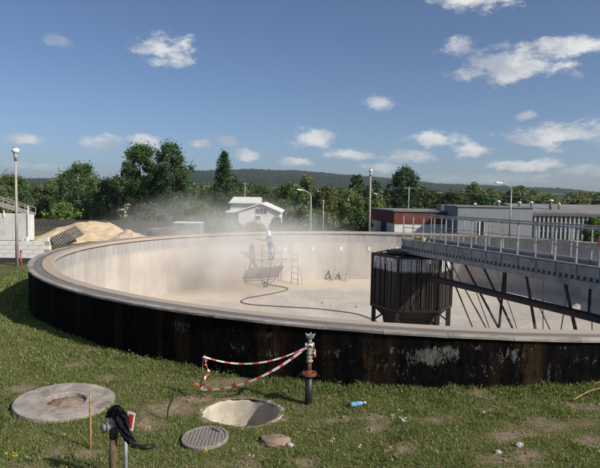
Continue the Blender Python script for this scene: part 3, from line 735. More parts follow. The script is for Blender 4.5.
wk = thing('person', 'worker in blue overalls and white hood blasting the tank wall', 'person', wpnt(0, 0, 0))
off = Vector(wk.location)
for v in bm_.vertices: v.co -= off
bm_.materials.clear()
for k in ('blue', 'hood', 'boots', 'skin'): bm_.materials.append(M[k])
for p in bm_.polygons:
    z = p.center.z; fwd = -(p.center.dot(tg))
    p.material_index = 1 if z > 1.46 else (2 if z < .115 or fwd > .46 else 0); p.use_smooth = True
link('body', bm_, None, wk)
hm = MB(); c = wpnt(.105, 0, 1.62); hm.lathe([(.001, .145), (.06, .135), (.105, .09), (.122, .03), (.125, -.03), (.14, -.10), (.15, -.15), (.14, -.15), (.115, -.05), (.1, 0)], c, 16); hm.f = hm.f[:-1]; hm.mi = hm.mi[:-1]
hm.build('hood', M['hood'], wk, True)
vz = MB(); vz.box(wpnt(.225, 0, 1.62), (.03, .15, .10), rz=math.atan2(tg.y, tg.x), bev=.01); vz.build('visor', M['glass'], wk)
nz = MB(); nz.cyl(wpnt(.40, 0, 1.20), wpnt(.86, -.05, 1.27), .022, .018, 10); nz.cyl(wpnt(.86, -.05, 1.27), wpnt(1.0, -.07, 1.295), .026, .014, 10)
tag(nz.build('blasting_nozzle', M['boots'], None, True), 'dark blasting nozzle held in the hands of the worker', 'nozzle')

def fpt(x, y):
    """point of the tank floor seen at a pixel"""
    a_, b_ = ray(x, y); Y = 28
    for _ in range(60):
        Y += ((fz(Vector((a_ * Y, Y, 0))) - CAMZ) / b_ - Y) * .5
    return Vector((a_ * Y, Y, fz(Vector((a_ * Y, Y, 0)))))
def spline(pts, n=8):
    pts = [Vector(p) for p in pts]; out = []
    P = [pts[0]] + pts + [pts[-1]]
    for i in range(1, len(P) - 2):
        for k in range(n):
            t = k / n; a_, b_, c_, d_ = P[i - 1:i + 3]
            out.append(.5 * ((2 * b_) + (c_ - a_) * t + (2 * a_ - 5 * b_ + 4 * c_ - d_) * t * t + (3 * b_ - a_ - 3 * c_ + d_) * t ** 3))
    return out + [pts[-1]]
hp = [fpt(x, y) + Vector((0, 0, .04)) for x, y in [(398, 327), (384, 325.5), (372, 320), (358, 315), (340, 312), (318, 309.5), (295, 308), (270, 306.5), (250, 305), (241.5, 302.5), (246, 299), (262, 296), (280, 292.5), (288, 289.5), (280, 287), (270, 285.5), (264, 282.5)]]
hp += [sp(-.5, .5, FZ + .1), sp(-.3, .55, FZ + .8), sp(-.15, .42, PZ + .08), sp(.1, .3, PZ + .10), wpnt(-.2, .12, .75), wpnt(.1, .22, 1.05), wpnt(.40, 0, 1.20)]
tag(MB().tube(spline(hp), .024, 8).build('blasting_hose', M['hose'], None, True), 'long dark hose snaking over the sandy tank floor to the worker', 'hose')

# folding trestle
tp = fpt(341, 280.5)
tr = thing('trestle', 'small folding step trestle standing at the far inner wall', 'trestle', tp)
for s_ in (-.42, .42):
    for d_ in (-1, 1):
        MB().bar(tp + Vector((s_ + d_ * .13, -.1 + d_ * .22, -.02)), tp + Vector((s_ + .06, 0, .98)), .05, .05).build('leg', M['dusty'], tr)
    for z in (.25, .5, .75):
        MB().bar(tp + Vector((s_ - .1 * (1 - z) - .02, -.2 * (1 - z) - .06, z)), tp + Vector((s_ + .14 * (1 - z) + .06, .2 * (1 - z) + .02, z)), .035, .03).build('rung', M['dusty'], tr)
MB().bar(tp + Vector((-.42, -.15, .45)), tp + Vector((.42, -.15, .45)), .04, .04).build('crossbar', M['dusty'], tr)
# a few crumbs of rubble on the floor
for (x, y, r) in [(323, 303, .10), (357, 307, .12), (287, 301, .07), (331, 306, .08), (440, 322, .09), (305, 291, .06)]:
    p = fpt(x, y); me_ = bmesh.new(); bmesh.ops.create_icosphere(me_, subdivisions=1, radius=r)
    for v in me_.verts: v.co += Vector([random.uniform(-.25, .25) * r for _ in range(3)]); v.co.z *= .6
    mm = bpy.data.meshes.new('rubble'); me_.to_mesh(mm); me_.free()
    tag(link('rubble', mm, M['concrete'], None, p + Vector((0, 0, r * .3))), 'small lump of rubble lying on the sandy tank floor', 'rubble', 'rubble lumps on the tank floor')
# sand ridge in the shaded right part of the floor
sr = fpt(583, 309)
def mound(name, c, rx, ry, h, mat_, seed, rz=0, nx=40, rough=.25, peaks=()):
    mb = MB(); vs = []; n_ = nx
    for i in range(n_ + 1):
        for j in range(n_ + 1):
            u, v = -1 + 2 * i / n_, -1 + 2 * j / n_
            d = math.hypot(u, v); k = max(0, 1 - d)
            z = k ** .9 * (1 + rough * noise.fractal(Vector((u * 2.2 + seed, v * 2.2, seed)), 1, 2, 4))
            for (pu, pv, pr, ph) in peaks: z += ph * max(0, 1 - math.hypot(u - pu, v - pv) / pr) ** 1.1 * (1 if d < 1 else 0)
            z += (.05 * noise.noise(Vector((u * 9, v * 9, seed))) + .03 * noise.noise(Vector((u * 19, v * 19, seed)))) * (k > 0)
            x, y = u * rx, v * ry; co, si = math.cos(rz), math.sin(rz)
            vs.append((c[0] + x * co - y * si, c[1] + x * si + y * co, c[2] - .05 + z * h))
    mb.add(vs, [(i * (n_ + 1) + j, (i + 1) * (n_ + 1) + j, (i + 1) * (n_ + 1) + j + 1, i * (n_ + 1) + j + 1) for i in range(n_) for j in range(n_)])
    return mb.build(name, mat_, None, True)
tag(mound('sand_heap', sr, 1.0, .6, .4, M['tankfloor'], 3), 'small pale sand heap on the tank floor under the bridge', 'sand heap')

# ------------------------------------------------------------------ left: white structures, lamp, sand, grating
YL = 29.5
a0 = at(-14, 267, YL); base_z = gz(a0.x, YL)
wl = thing('block_wall', 'low white block wall with dark footing at the left edge', 'wall', (at(20, 262, YL).x, YL, 0))
x0, x1 = at(-26, 260, YL).x, at(49.5, 260, YL).x; zt, zb = at(30, 241.5, YL).z, at(30, 258.5, YL).z
MB().box(((x0 + x1) / 2, YL + .15, (zb + base_z - .3) / 2), (x1 - x0 - .02, .26, zb - base_z + .3)).build('footing', M['darkbase'], wl)
rows = 4; bh = (zt - zb) / rows; bw = .60; cnt = 0
bmesh_full = MB().box((0, 0, 0), (bw - .012, .24, bh - .012), bev=.008).mesh('block'); bmesh_full.materials.append(M['whiteblock'])
MB().box(((x0 + x1) / 2, YL + .15, (zt + zb) / 2), (x1 - x0 - .05, .19, zt - zb - .02)).build('mortar', M['concrete'], wl)
for r in range(rows):
    x = x1 - bw / 2 - (bw / 2 if r % 2 else 0)
    while x > x0 + bw / 2:
        if not (r == rows - 1 and at(20, 240, YL).x < x < at(39, 240, YL).x and False):
            o = bpy.data.objects.new('block', bmesh_full); COL.objects.link(o); o.parent = wl
            o.location = Vector((x, YL + .15 + random.uniform(-.006, .006), zb + bh * (r + .5))) - Vector(wl.location)
        x -= bw
for px_ in (22, 25.5, 45):
    p = at(px_, 240, YL); MB().box((p.x, YL + .15, zt + .11), (.3 if px_ > 40 else .14, .2, .22), bev=.006).build('stub', M['whiteblock'], wl)
# box structure behind it
YB = 32.5
bx = thing('white_tank_box', 'tall white panelled box structure behind the block wall', 'structure', (at(10, 250, YB).x, YB, 0))
xa, xb = at(-40, 230, YB).x, at(29.5, 230, YB).x; z1, z0 = at(15, 213.5, YB).z, at(15, 240.5, YB).z
npn = 8; pw = (xb - xa) / npn
for k in range(npn):
    MB().box((xa + pw * (k + .5), YB, (z0 + z1) / 2), (pw - .014, .12, z1 - z0), bev=.01).build('panel', M['white'], bx)
MB().box((xa + .05 + (xb - xa) / 2, YB + .35, (z0 + z1) / 2 - .02), (xb - xa - .12, .5, z1 - z0 - .06)).build('body', M['white'], bx)
MB().box(((xa + xb) / 2, YB + .35, (z0 + gz(xa, YB)) / 2 - .15), (xb - xa - .3, .5, z0 - gz(xa, YB) + .3)).build('plinth', M['darkbase'], bx)
MB().bar((xb - .03, YB - .08, z0), (xb - .03, YB - .08, z1 + .42), .06, .06).build('corner_bar', M['whitetrim'], bx)
MB().bar((at(4.5, 213, YB).x, YB - .08, z1 - .2), (at(4.5, 213, YB).x, YB - .08, z1 + .16), .05, .05).build('corner_bar', M['whitetrim'], bx)
# steel stair flight rising behind the box
st = thing('steel_stair', 'grey stair flight rising to the left behind the white box', 'stair', (at(12, 212, 37).x, 37, 0))
p1, p2 = at(30, 214.5, 37), at(-14, 201, 37)
for dy in (0, .8):
    MB().bar(p1 + Vector((0, dy, 0)), p2 + Vector((0, dy, 0)), .06, .16).build('stringer', M['pole'], st)
    MB().bar(p1 + Vector((0, dy, .42)), p2 + Vector((0, dy, .42)), .04, .05).build('handrail', M['pole'], st)
    for k in range(5):
        q = p1.lerp(p2, k / 4) + Vector((0, dy, 0)); MB().bar(q, q + Vector((0, 0, .42)), .03, .03).build('baluster', M['pole'], st)
for k in range(12):
    q = p1.lerp(p2, (k + .5) / 12); MB().box(q + Vector((0, .4, .02)), (.24, .76, .03)).build('tread', M['pole'], st)
for q in (p1, p2): MB().bar((q.x, q.y + .4, gz(q.x, 37) - .1), q + Vector((0, .4, 0)), .12, .12).build('support', M['pole'], st)

def lamp_post(label, px_, ytop, Y, r, kind, arm=0, name='street_lamp', mt='pole'):
    p = at(px_, ytop, Y); g = gz(p.x, Y)
    t = thing(name, label, 'lamp post', (p.x, Y, g), 'lamp posts round the plant')
    top = p.z
    MB().cyl((p.x, Y, g - .2), (p.x, Y, top - .15), r, r * .55, 12).build('pole', M[mt], t, True)
    if kind == 'globe':
        gl = MB(); gl.lathe([(.01, -.15), (.10, -.14), (.16, -.08), (.19, 0), (.16, .09), (.08, .13), (.01, .14)], (p.x, Y, top), 16); gl.f = gl.f[:-1] if len(gl.f) > 6 * 16 else gl.f; gl.mi = gl.mi[:len(gl.f)]
        gl.build('globe', M['lamp'], t, True)
        hat = MB(); hat.lathe([(.15, .09), (.12, .15), (.02, .18)], (p.x, Y, top), 16); hat.build('cap', M['galv'], t, True)
        MB().cyl((p.x, Y, top - .5), (p.x, Y, top - .13), r * .8, .10, 12).build('collar', M['galv'], t, True)
    else:
        pts = [Vector((p.x, Y, top - .25)), Vector((p.x + arm * .12, Y, top + .0)), Vector((p.x + arm * .5, Y, top + .22)), Vector((p.x + arm, Y - .1, top + .34))]
        MB().tube(spline(pts, 5), r * .55, 8).build('arm', M[mt], t, True)
        hd_ = MB(); q = pts[-1]; sg = 1 if arm > 0 else -1
        hd_.add([q + Vector(v) for v in [(-.05 * sg, -.07, -.02), (.55 * sg, -.13, .03), (.6 * sg, .13, .03), (-.05 * sg, .07, -.02), (-.05 * sg, -.05, .06), (.5 * sg, -.09, .15), (.5 * sg, .09, .15), (-.05 * sg, .05, .06)]], [(3, 2, 1, 0), (4, 5, 6, 7), (0, 1, 5, 4), (1, 2, 6, 5), (2, 3, 7, 6), (3, 0, 4, 7)])
        hd_.build('lamp_head', M['lamp'], t)
    return t
lamp_post('tall lamp post with globe head standing before the white block wall', 15.5, 150.5, 28.6, .085, 'globe')
lamp_post('tall pale lamp post with globe head left of the brick building', 370.7, 170.5, 52, .12, 'globe')
lamp_post('thin lamp post with short arm behind the dusty far rim', 311, 194, 56, .10, 'arm', -.8)
lamp_post('curved grey street lamp beside the grey building', 511.5, 187.5, 50, .09, 'arm', -.85, mt='galv')
lamp_post('distant lamp post with arm among trees right of the globe lamp', 382, 196, 95, .11, 'arm', -.9)
p = at(323.5, 200, 58); t = thing('utility_pole', 'plain thin pole just right of the arm lamp post', 'pole', (p.x, 58, gz(p.x, 58)))
MB().cyl((p.x, 58, gz(p.x, 58) - .1), p, .07, .05, 10).build('shaft', M['pole'], t, True); MB().box(p + Vector((0, 0, -.05)), (.3, .08, .08)).build('crossarm', M['pole'], t)
# red marker post
p = atg(21, 267.5); p = at(21, 268, 28.9); g = gz(p.x, 28.9); t = thing('marker_post', 'short red-brown post beside the left lamp post', 'post', (p.x, 28.9, g))
MB().cyl((p.x, 28.9, g - .05), (p.x, 28.9, at(21, 252, 28.9).z), .055, .05, 10).build('shaft', M['redpaint'], t, True); MB().cyl((p.x, 28.9, at(21, 252, 28.9).z), (p.x, 28.9, at(21, 250.3, 28.9).z), .06, .03, 10).build('cap', M['rust'], t, True)

# sand piles and timber lattice
pc = at(88, 240, 46); 
tag(mound('sand_pile', (pc.x, 46.5, gz(pc.x, 46)), 4.6, 3.4, 1.15, M['sand'], 11, .1, 60, .35, [(-.25, .05, .5, .42), (.3, .1, .4, .35)]), 'tall tan sand pile behind the left side of the tank', 'sand pile')
pc = at(128, 240, 44)
tag(mound('sand_pile', (pc.x, 44.5, gz(pc.x, 44)), 1.7, 1.5, .95, M['sand'], 17, .3, 36, .3), 'smaller sand pile right of the tall one', 'sand pile')
pc = at(60, 243, 43)
tag(mound('sand_pile', (pc.x, 42.5, gz(pc.x, 43)), 2.2, 1.6, .9, M['sand'], 23, .2, 36, .3), 'low sand pile under the timber lattice', 'sand pile')
A, B_ = at(50, 238, 41.2), at(75, 226, 42.4); Cc = at(53, 247, 40.6)
dn = Vector((.35, -.9, -.95)).normalized()
lt = thing('timber_lattice', 'grey timber lattice panel leaning on the sand pile', 'lattice', A)
ex = (B_ - A); ey = at(58, 247, 40.3) - A
nrm = ex.cross(ey).normalized()
for k in range(13):
    t_ = k / 12; MB().bar(A + ex * t_, A + ex * t_ + ey, .14, .05).build('slat', M['greywood'], lt)
for k in range(3):
    t_ = .06 + k * .42; q = A + ey * t_ + nrm * .05; MB().bar(q - ex * .04, q + ex * 1.04, .07, .05).build('cross_slat', M['greywood'], lt)
# dark scrap between wall and sand: a tipped barrow-like trough
p = at(36, 243, 38); tg_ = thing('trough', 'dark metal trough tipped beside the block wall', 'trough', (p.x, 38, gz(p.x, 38)))
mb = MB(); mb.add([(p.x + x, 38 + y, p.z + z) for x, y, z in [(-.9, -.5, .0), (.9, -.5, .0), (.9, .5, 0), (-.9, .5, 0), (-.6, -.3, -.5), (.6, -.3, -.5), (.6, .3, -.5), (-.6, .3, -.5), (-.85, -.45, 0), (.85, -.45, 0), (.85, .45, 0), (-.85, .45, 0), (-.56, -.27, -.46), (.56, -.27, -.46), (.56, .27, -.46), (-.56, .27, -.46)]],
    [(7, 6, 5, 4), (0, 4, 5, 1), (1, 5, 6, 2), (2, 6, 7, 3), (3, 7, 4, 0), (12, 13, 14, 15), (9, 13, 12, 8), (10, 14, 13, 9), (11, 15, 14, 10), (8, 12, 15, 11), (0, 1, 9, 8), (1, 2, 10, 9), (2, 3, 11, 10), (3, 0, 8, 11)])
mb.build('tray', M['darkbase'], tg_)
for s_ in (-.5, .5): MB().bar((p.x + s_, 38, gz(p.x, 38) - .1), (p.x + s_, 38, p.z - .47), .08, .08).build('leg', M['darkbase'], tg_)
# grey board fence behind the sand
fn = thing('board_fence', 'grey weathered board fence behind the sand piles', 'fence', (at(60, 235, 62).x, 62, gz(-20, 62)))
xa, xb = at(28, 230, 62).x, at(215, 230, 62).x; zt_ = at(60, 219.5, 62).z; gg = gz(-20, 62)
nb = 40
bmm = MB().box((0, 0, 0), ((xb - xa) / nb - .03, .04, zt_ - gg + .2)).mesh('board'); bmm.materials.append(M['fencewood'])
for k in range(nb):
    o = bpy.data.objects.new('board', bmm); COL.objects.link(o); o.parent = fn
    o.location = Vector((xa + (k + .5) * (xb - xa) / nb, 62, (zt_ + gg - .2) / 2 + random.uniform(-.04, .04))) - Vector(fn.location)
for z in (.5, 1.2): MB().bar((xa, 62.05, gg + z), (xb, 62.05, gg + z), .06, .08).build('fence_rail', M['fencewood'], fn)
# timber cart and grey container
p = at(162, 232, 52); g = gz(p.x, 52); ct = thing('timber_trailer', 'small trailer heaped with tan timber behind the tank rim', 'trailer', (p.x, 52, g))
MB().box((p.x, 52, p.z - .15), (2.3, 1.4, .5), bev=.03).build('bed', M['darkbase'], ct)
hp_ = MB(); 
for k in range(14):
    a_ = random.uniform(-.25, .25); zz = p.z + .14 + .05 * (k % 5) * (1 - abs(k - 7) / 9)
    hp_ = MB(); hp_.bar((p.x - random.uniform(.7, 1.15), 52 - .5 + k * .07, zz), (p.x + random.uniform(.7, 1.2), 52 - .5 + k * .07 + a_, zz + random.uniform(-.02, .3)), .09, .07); hp_.build('timber', M['stick'], ct)
for s_ in (-.7, .7):
    for y_ in (-.75, .75):
        q = MB(); q.cyl((p.x + s_, 52 + y_ - .08, g + .3), (p.x + s_, 52 + y_ + .08, g + .3), .3, .3, 16); q.build('wheel', M['black'], ct, True)
MB().bar((p.x, 52, g + .32), (p.x, 52, p.z - .35), 1.6, .2).build('chassis', M['darkbase'], ct)
p = at(187, 228, 58); g = gz(p.x, 58); xa, xb, zt_ = at(173.5, 228, 58).x, at(200, 228, 58).x, at(187, 223.3, 58).z
cn = thing('container', 'pale grey steel container behind the dusty rim', 'container', (p.x, 58, g))
MB().box((p.x, 59, (g + zt_) / 2), (xb - xa, 2.2, zt_ - g)).build('body', M['galv'], cn)
for k in range(12): MB().box((xa + (k + .5) * (xb - xa) / 12, 57.88, (g + zt_) / 2), (.12, .04, zt_ - g - .2)).build('rib', M['galv'], cn)
MB().box((p.x, 59, zt_ + .04), (xb - xa + .1, 2.3, .07)).build('roof', M['whiteroof'], cn)

# ------------------------------------------------------------------ buildings
def gable(name, label, xa, xb, Y, dep, zb, ze, zr, ridge_t, wallm, roofm, wins=(), over=.35):
    """gable end faces the camera; ridge runs away"""
    t = thing(name, label, 'house', ((xa + xb) / 2, Y, zb))
    xr = xa + (xb - xa) * ridge_t
    mb = MB(); mb.add([(xa, Y, zb), (xb, Y, zb), (xb, Y, ze), (xr, Y, zr), (xa, Y, ze), (xa, Y + dep, zb), (xb, Y + dep, zb), (xb, Y + dep, ze), (xr, Y + dep, zr), (xa, Y + dep, ze)],
                      [(0, 1, 2, 3, 4), (9, 8, 7, 6, 5), (0, 4, 9, 5), (1, 6, 7, 2)]); mb.build('wall', wallm, t)
    for (xe, ze_) in ((xa, ze), (xb, ze)):
        d = Vector((xe - xr, 0, ze_ - zr)); L = d.length; d.normalize()
        e = Vector((xr, 0, zr + .09)) + d * (L + over); s_ = Vector((xr, 0, zr + .09))
        mb = MB(); mb.add([(s_.x, Y - over, s_.z), (e.x, Y - over, e.z), (e.x, Y + dep + over, e.z), (s_.x, Y + dep + over, s_.z), (s_.x, Y - over, s_.z + .14), (e.x, Y - over, e.z + .14), (e.x, Y + dep + over, e.z + .14), (s_.x, Y + dep + over, s_.z + .14)],
                          [(0, 1, 2, 3), (7, 6, 5, 4), (0, 4, 5, 1), (1, 5, 6, 2), (2, 6, 7, 3), (3, 7, 4, 0)]); mb.build('roof', roofm, t)
    for (x0_, x1_, z0_, z1_) in wins:
        f = MB().box(((x0_ + x1_) / 2, Y - .02, (z0_ + z1_) / 2), (x1_ - x0_ + .12, .08, z1_ - z0_ + .12)).build('window', M['whitetrim'], t)
        MB().box(((x0_ + x1_) / 2, Y - .065, (z0_ + z1_) / 2), (x1_ - x0_, .03, z1_ - z0_)).build('pane', M['glass'], f)
    return t
Y = 76
X = lambda px_: at(px_, 210, Y).x
Z = lambda py_: at(250, py_, Y).z
gw = gz(X(255), Y)
wins = [(X(256 + k * 3.9), X(259.2 + k * 3.9), Z(213.2), Z(208.3)) for k in range(3)] + [(X(256), X(260.5), Z(219.5), Z(215.8))]
gh = gable('white_house', 'white gabled house with a row of dark windows behind the dust', X(238.5), X(279.5), Y, 12, gw, Z(212.2), Z(204.4), .55, M['white'], M['whiteroof'], wins)
MB().box((X(234), Y + 5, (gw + Z(213)) / 2), (X(238) - X(229), 8, Z(213) - gw)).build('side_wing', M['darkbase'], gh)
MB().box((X(232), Y + 5, Z(212.3)), (X(238) - X(224), 8.6, .2)).build('wing_roof', M['whiteroof'], gh)
Y = 92
ga = thing('long_shed', 'long low shed with white roof behind the white house', 'shed', (X(245), Y, gz(0, Y)))
xa, xb = at(229, 200, Y).x, at(262, 200, Y).x; ze, zr = at(245, 203.5, Y).z, at(245, 198, Y).z
MB().box(((xa + xb) / 2, Y + 4, (ze + gz(0, Y)) / 2), (xb - xa - .4, 7, ze - gz(0, Y))).build('wall', M['white'], ga)
for s_ in (0, 1):
    mb = MB(); y0, y1 = (Y, Y + 4) if s_ == 0 else (Y + 8, Y + 4)
    mb.add([(xa, y0, ze), (xb, y0, ze), (xb - .3, y1, zr), (xa + .3, y1, zr), (xa, y0, ze + .15), (xb, y0, ze + .15), (xb - .3, y1, zr + .15), (xa + .3, y1, zr + .15)], [(0, 1, 2, 3), (7, 6, 5, 4), (0, 4, 5, 1), (1, 5, 6, 2), (2, 6, 7, 3), (3, 7, 4, 0)]); mb.build('roof', M['roofgrey' if s_ else 'white'], ga)
# brick building
Y = 66
g = gz(10, Y); xk = at(394.5, 211, Y).x; xe = at(472, 211, Y).x; zt_ = at(420, 212, Y).z; zb_ = at(420, 224, Y).z
xl = at(373.5, 216, Y + 9).x
br = thing('brick_building', 'low flat-roofed brick building with white base behind the rim', 'building', ((xk + xe) / 2, Y, g))
def quadbox(corners, z0_, z1_):
    mb = MB(); mb.add([(x, y, z0_) for x, y in corners] + [(x, y, z1_) for x, y in corners], [(3, 2, 1, 0), (4, 5, 6, 7), (0, 1, 5, 4), (1, 2, 6, 5), (2, 3, 7, 6), (3, 0, 4, 7)]); return mb
cr = [(xk, Y), (xe, Y + .4), (xe, Y + 12), (xl, Y + 12)]
quadbox(cr, zb_, zt_).build('brick_wall', M['brick'], br)
ins = [(xk + .06, Y + .08), (xe - .06, Y + .48), (xe - .06, Y + 11.9), (xl + .1, Y + 11.9)]
quadbox(ins, g - .3, zb_ - .003).build('base_wall', M['white'], br)
quadbox([(xk - .12, Y - .12), (xe + .1, Y + .28), (xe + .1, Y + 12.1), (xl - .15, Y + 12.1)], zt_ + .003, zt_ + .16).build('roof', M['roofgrey'], br)
dd = MB().box((at(384, 228, Y + 5).x, Y + 5.0, g + .9), (.12, 2.6, 1.9), rz=.12); dd.build('door', M['darkbase'], br)
p = at(449, 208.5, Y + 2); MB().box(p, (at(457, 208, Y).x - at(443, 208, Y).x, 1.2, at(0, 205, Y).z - at(0, 212, Y).z), bev=.03).build('roof_unit', M['whitetrim'], br)
# yellow house between the trees
Y = 100; p = at(341, 216, Y); gable('cream_house', 'small cream house glimpsed among trees behind the far rim', at(336, 216, Y).x, at(347, 216, Y).x, Y, 7, gz(p.x, Y), at(341, 215.5, Y).z, at(341, 211.5, Y).z, .5, M['cream'], M['roofgrey'], [(p.x - .6, p.x - .1, p.z - .5, p.z), (p.x + .3, p.x + .8, p.z - .5, p.z)], .2)
Y = 120; p = at(127, 211, Y); gable('cream_house', 'cream house with tan roof seen between the big trees and bushes', at(118.5, 212, Y).x, at(136, 212, Y).x, Y, 7, gz(p.x, Y), at(127, 209, Y).z, at(127, 205, Y).z, .5, M['cream'], M['sand'], [(p.x - 1.1, p.x - .5, p.z - .6, p.z + .2), (p.x + .3, p.x + .9, p.z - .6, p.z + .2)], .2)
# grey hall on the right
Y = 62
g = gz(15, Y); XX = lambda px_, py_=215: at(px_, py_, Y).x
hall = thing('grey_hall', 'long grey panelled hall with strip glazing at the right', 'building', (XX(530), Y, g))
xl, xm, xr = XX(457.5), XX(532.5), XX(660)
zl = at(490, 207.5, Y).z; zr_ = at(560, 214.2, Y).z
MB().box(((xl + xm) / 2, Y + 5, (zl + g) / 2 - .1), (xm - xl, 10, zl - g + .2)).build('left_block', M['greypanel'], hall)
MB().box(((xl + xm) / 2, Y + 5, zl + .06), (xm - xl + .25, 10.3, .11)).build('left_roof', M['roofgrey'], hall)
npn = 11; pw = (xm - xl) / npn
for k in range(npn):
    MB().box((xl + pw * (k + .5), Y - .025, (zl + g) / 2 - .02), (pw - .008, .05, zl - g - .05)).build('wall_panel', M['greypanel'], hall)
wz0, wz1 = at(480, 236, Y).z, at(480, 221.5, Y).z
f = MB().box((XX(480), Y - .07, (wz0 + wz1) / 2), (XX(485) - XX(475.5), .05, wz1 - wz0 + .1)).build('window', M['whitetrim'], hall)
for k in (-1, 1): MB().box((XX(480) + k * .27, Y - .10, (wz0 + wz1) / 2), (.36, .03, wz1 - wz0)).build('pane', M['glass'], f)
# right wing with pitched felt roof and fins
MB().box(((xm + xr) / 2 + .02, Y + 5.4, (zr_ + g) / 2 - .1), (xr - xm, 9.2, zr_ - g + .2)).build('right_block', M['glass2'], hall)
mb = MB(); mb.add([(xm - .1, Y + .3, zr_), (xr, Y + .3, zr_), (xr, Y + 9, zr_ + .85), (xm - .1, Y + 9, zr_ + .85), (xm - .1, Y + .3, zr_ + .22), (xr, Y + .3, zr_ + .22), (xr, Y + 9, zr_ + 1.0), (xm - .1, Y + 9, zr_ + 1.0)], [(3, 2, 1, 0), (4, 5, 6, 7), (0, 1, 5, 4), (1, 2, 6, 5), (2, 3, 7, 6), (3, 0, 4, 7)]); mb.build('right_roof', M['roofgrey'], hall)
MB().box(((xm + xr) / 2, Y + .68, zr_ - .12), (xr - xm, .18, .18)).build('white_lintel', M['whitetrim'], hall)
fm = MB().box((0, 0, 0), (.17, .14, zr_ - .22 - g)).mesh('fin'); fm.materials.append(M['finwhite'])
k = 0; x = xm + .12
while x < xr:
    o = bpy.data.objects.new('fin', fm); COL.objects.link(o); o.parent = hall; o.location = Vector((x, Y + .70, (zr_ - .22 + g) / 2)) - Vector(hall.location); x += .47; k += 1
for z in (.33, .66): MB().box(((xm + xr) / 2, Y + .76, g + (zr_ - g) * z), (xr - xm, .06, .10)).build('transom', M['greypanel'], hall)
for (px_, pt, wd) in [(475, 203, .22), (498.5, 200.5, .3), (519.5, 201.5, .26), (531.5, 201.5, .26), (551, 199.5, .34), (559, 203, .2)]:
    p = at(px_, pt, Y + 3); zz = (zl + .1) if px_ < 533 else zr_ + .4
    v = MB().cyl((p.x, Y + 3, zz - .1), (p.x, Y + 3, p.z - .16), wd * .5, wd * .5, 10).build('roof_vent', M['roofgrey'], hall, True)
    MB().cyl((p.x, Y + 3, p.z - .18), (p.x, Y + 3, p.z), wd * .95, wd * .55, 10).build('vent_cap', M['lamp'], v, True)
# shrub at the right edge against the hall
# overhead line
t = thing('power_line', 'thin overhead power line with poles among the far trees', 'power line', (at(409, 205, 105).x, 105, gz(18, 105)))
pl = [at(60, 181, 190), at(245, 184, 150), at(409, 189, 105), at(660, 203, 80)]
for q in pl:
    gg = gz(q.x, q.y); MB().cyl((q.x, q.y, gg - .2), q + Vector((0, 0, .4)), .13, .09, 8).build('pole', M['pole'], t, True); MB().box(q + Vector((0, 0, .15)), (1.6, .12, .12)).build('crossarm', M['pole'], t)
for dx in (-.7, .7):
    pts = []
    for a_, b_ in zip(pl[:-1], pl[1:]):
        for k in range(12):
            u = k / 12; q = a_.lerp(b_, u); q.z -= 3.2 * u * (1 - u) * ((b_ - a_).length / 60); pts.append(q + Vector((dx, 0, .25)))
    pts.append(pl[-1] + Vector((dx, 0, .25)))
    MB().tube(pts, .03, 5).build('wire', M['galv'], t)

# ------------------------------------------------------------------ trees
def quads_mesh(name, C, size, cols, nrm_bias=None):
    """leaf sprays: one bent card per point"""
    n = len(C)
    a = rng.normal(size=(n, 3)); a /= np.linalg.norm(a, axis=1, keepdims=True)
    b = rng.normal(size=(n, 3)); b -= a * (a * b).sum(1, keepdims=True); b /= np.linalg.norm(b, axis=1, keepdims=True)
    s = size[:, None]
    c = np.cross(a, b)
    v0 = C - a * s * .55; v1 = C + b * s * .34 + c * s * .10; v2 = C + a * s * .6; v3 = C - b * s * .34 + c * s * .10
    V_ = np.stack([v0, v1, v2, v3], 1).reshape(-1, 3)
    me = bpy.data.meshes.new(name); me.vertices.add(4 * n); me.vertices.foreach_set('co', V_.ravel().astype(np.float32))
    me.loops.add(4 * n); me.loops.foreach_set('vertex_index', np.arange(4 * n, dtype=np.int32))
    me.polygons.add(n); me.polygons.foreach_set('loop_start', np.arange(0, 4 * n, 4, dtype=np.int32)); me.polygons.foreach_set('loop_total', np.full(n, 4, dtype=np.int32))
    ca = me.color_attributes.new('col', 'FLOAT_COLOR', 'POINT'); cc = np.repeat(np.concatenate([cols, np.ones((n, 1))], 1), 4, 0); ca.data.foreach_set('color', cc.ravel().astype(np.float32))
    me.update(calc_edges=True); return me
GREENS = {'dark': (.080, .108, .042), 'mid': (.118, .152, .054), 'light': (.16, .20, .07), 'olive': (.15, .165, .07), 'deep': (.052, .076, .034)}
def crown_pts(kind, H, Wd, cb, nleaf, seed, ncl=70):
    g = np.random.default_rng(seed); cl = []
    while len(cl) < ncl:
        u = g.uniform(0, 1); ang_ = g.uniform(0, 2 * math.pi)
        if kind == 'poplar': rad = .5 * (1 - u) ** .62 * min(1, u * 3.5 + .45)
        elif kind == 'oval': rad = .5 * (math.sin(math.pi * (u * .9 + .05))) ** .6
        elif kind == 'spire': rad = .5 * (1 - u) ** .8 * min(1, u * 8 + .4)
        else: rad = .5 * (math.sin(math.pi * (u * .80 + .15))) ** .7
        rr_ = rad * Wd * (g.uniform(.15, 1) ** .55) * g.uniform(.78, 1.16)
        z = cb * H + (1 - cb) * H * u * .94
        cl.append((rr_ * math.cos(ang_), rr_ * math.sin(ang_), z))
    cl = np.array(cl); per = nleaf // ncl
    cr_ = (Wd * g.uniform(.05, .15, ncl)) * (1 if kind != 'poplar' else 1.2)
    P = []; Ci = []
    for i in range(ncl):
        d = g.normal(size=(per, 3)); d /= np.linalg.norm(d, axis=1, keepdims=True); r = cr_[i] * (.2 + np.abs(g.normal(0, .48, per)))[:, None]
        P.append(cl[i] + d * r * np.array([1, 1, 1.25])); Ci += [i] * per
    return np.concatenate(P), np.array(Ci), cl
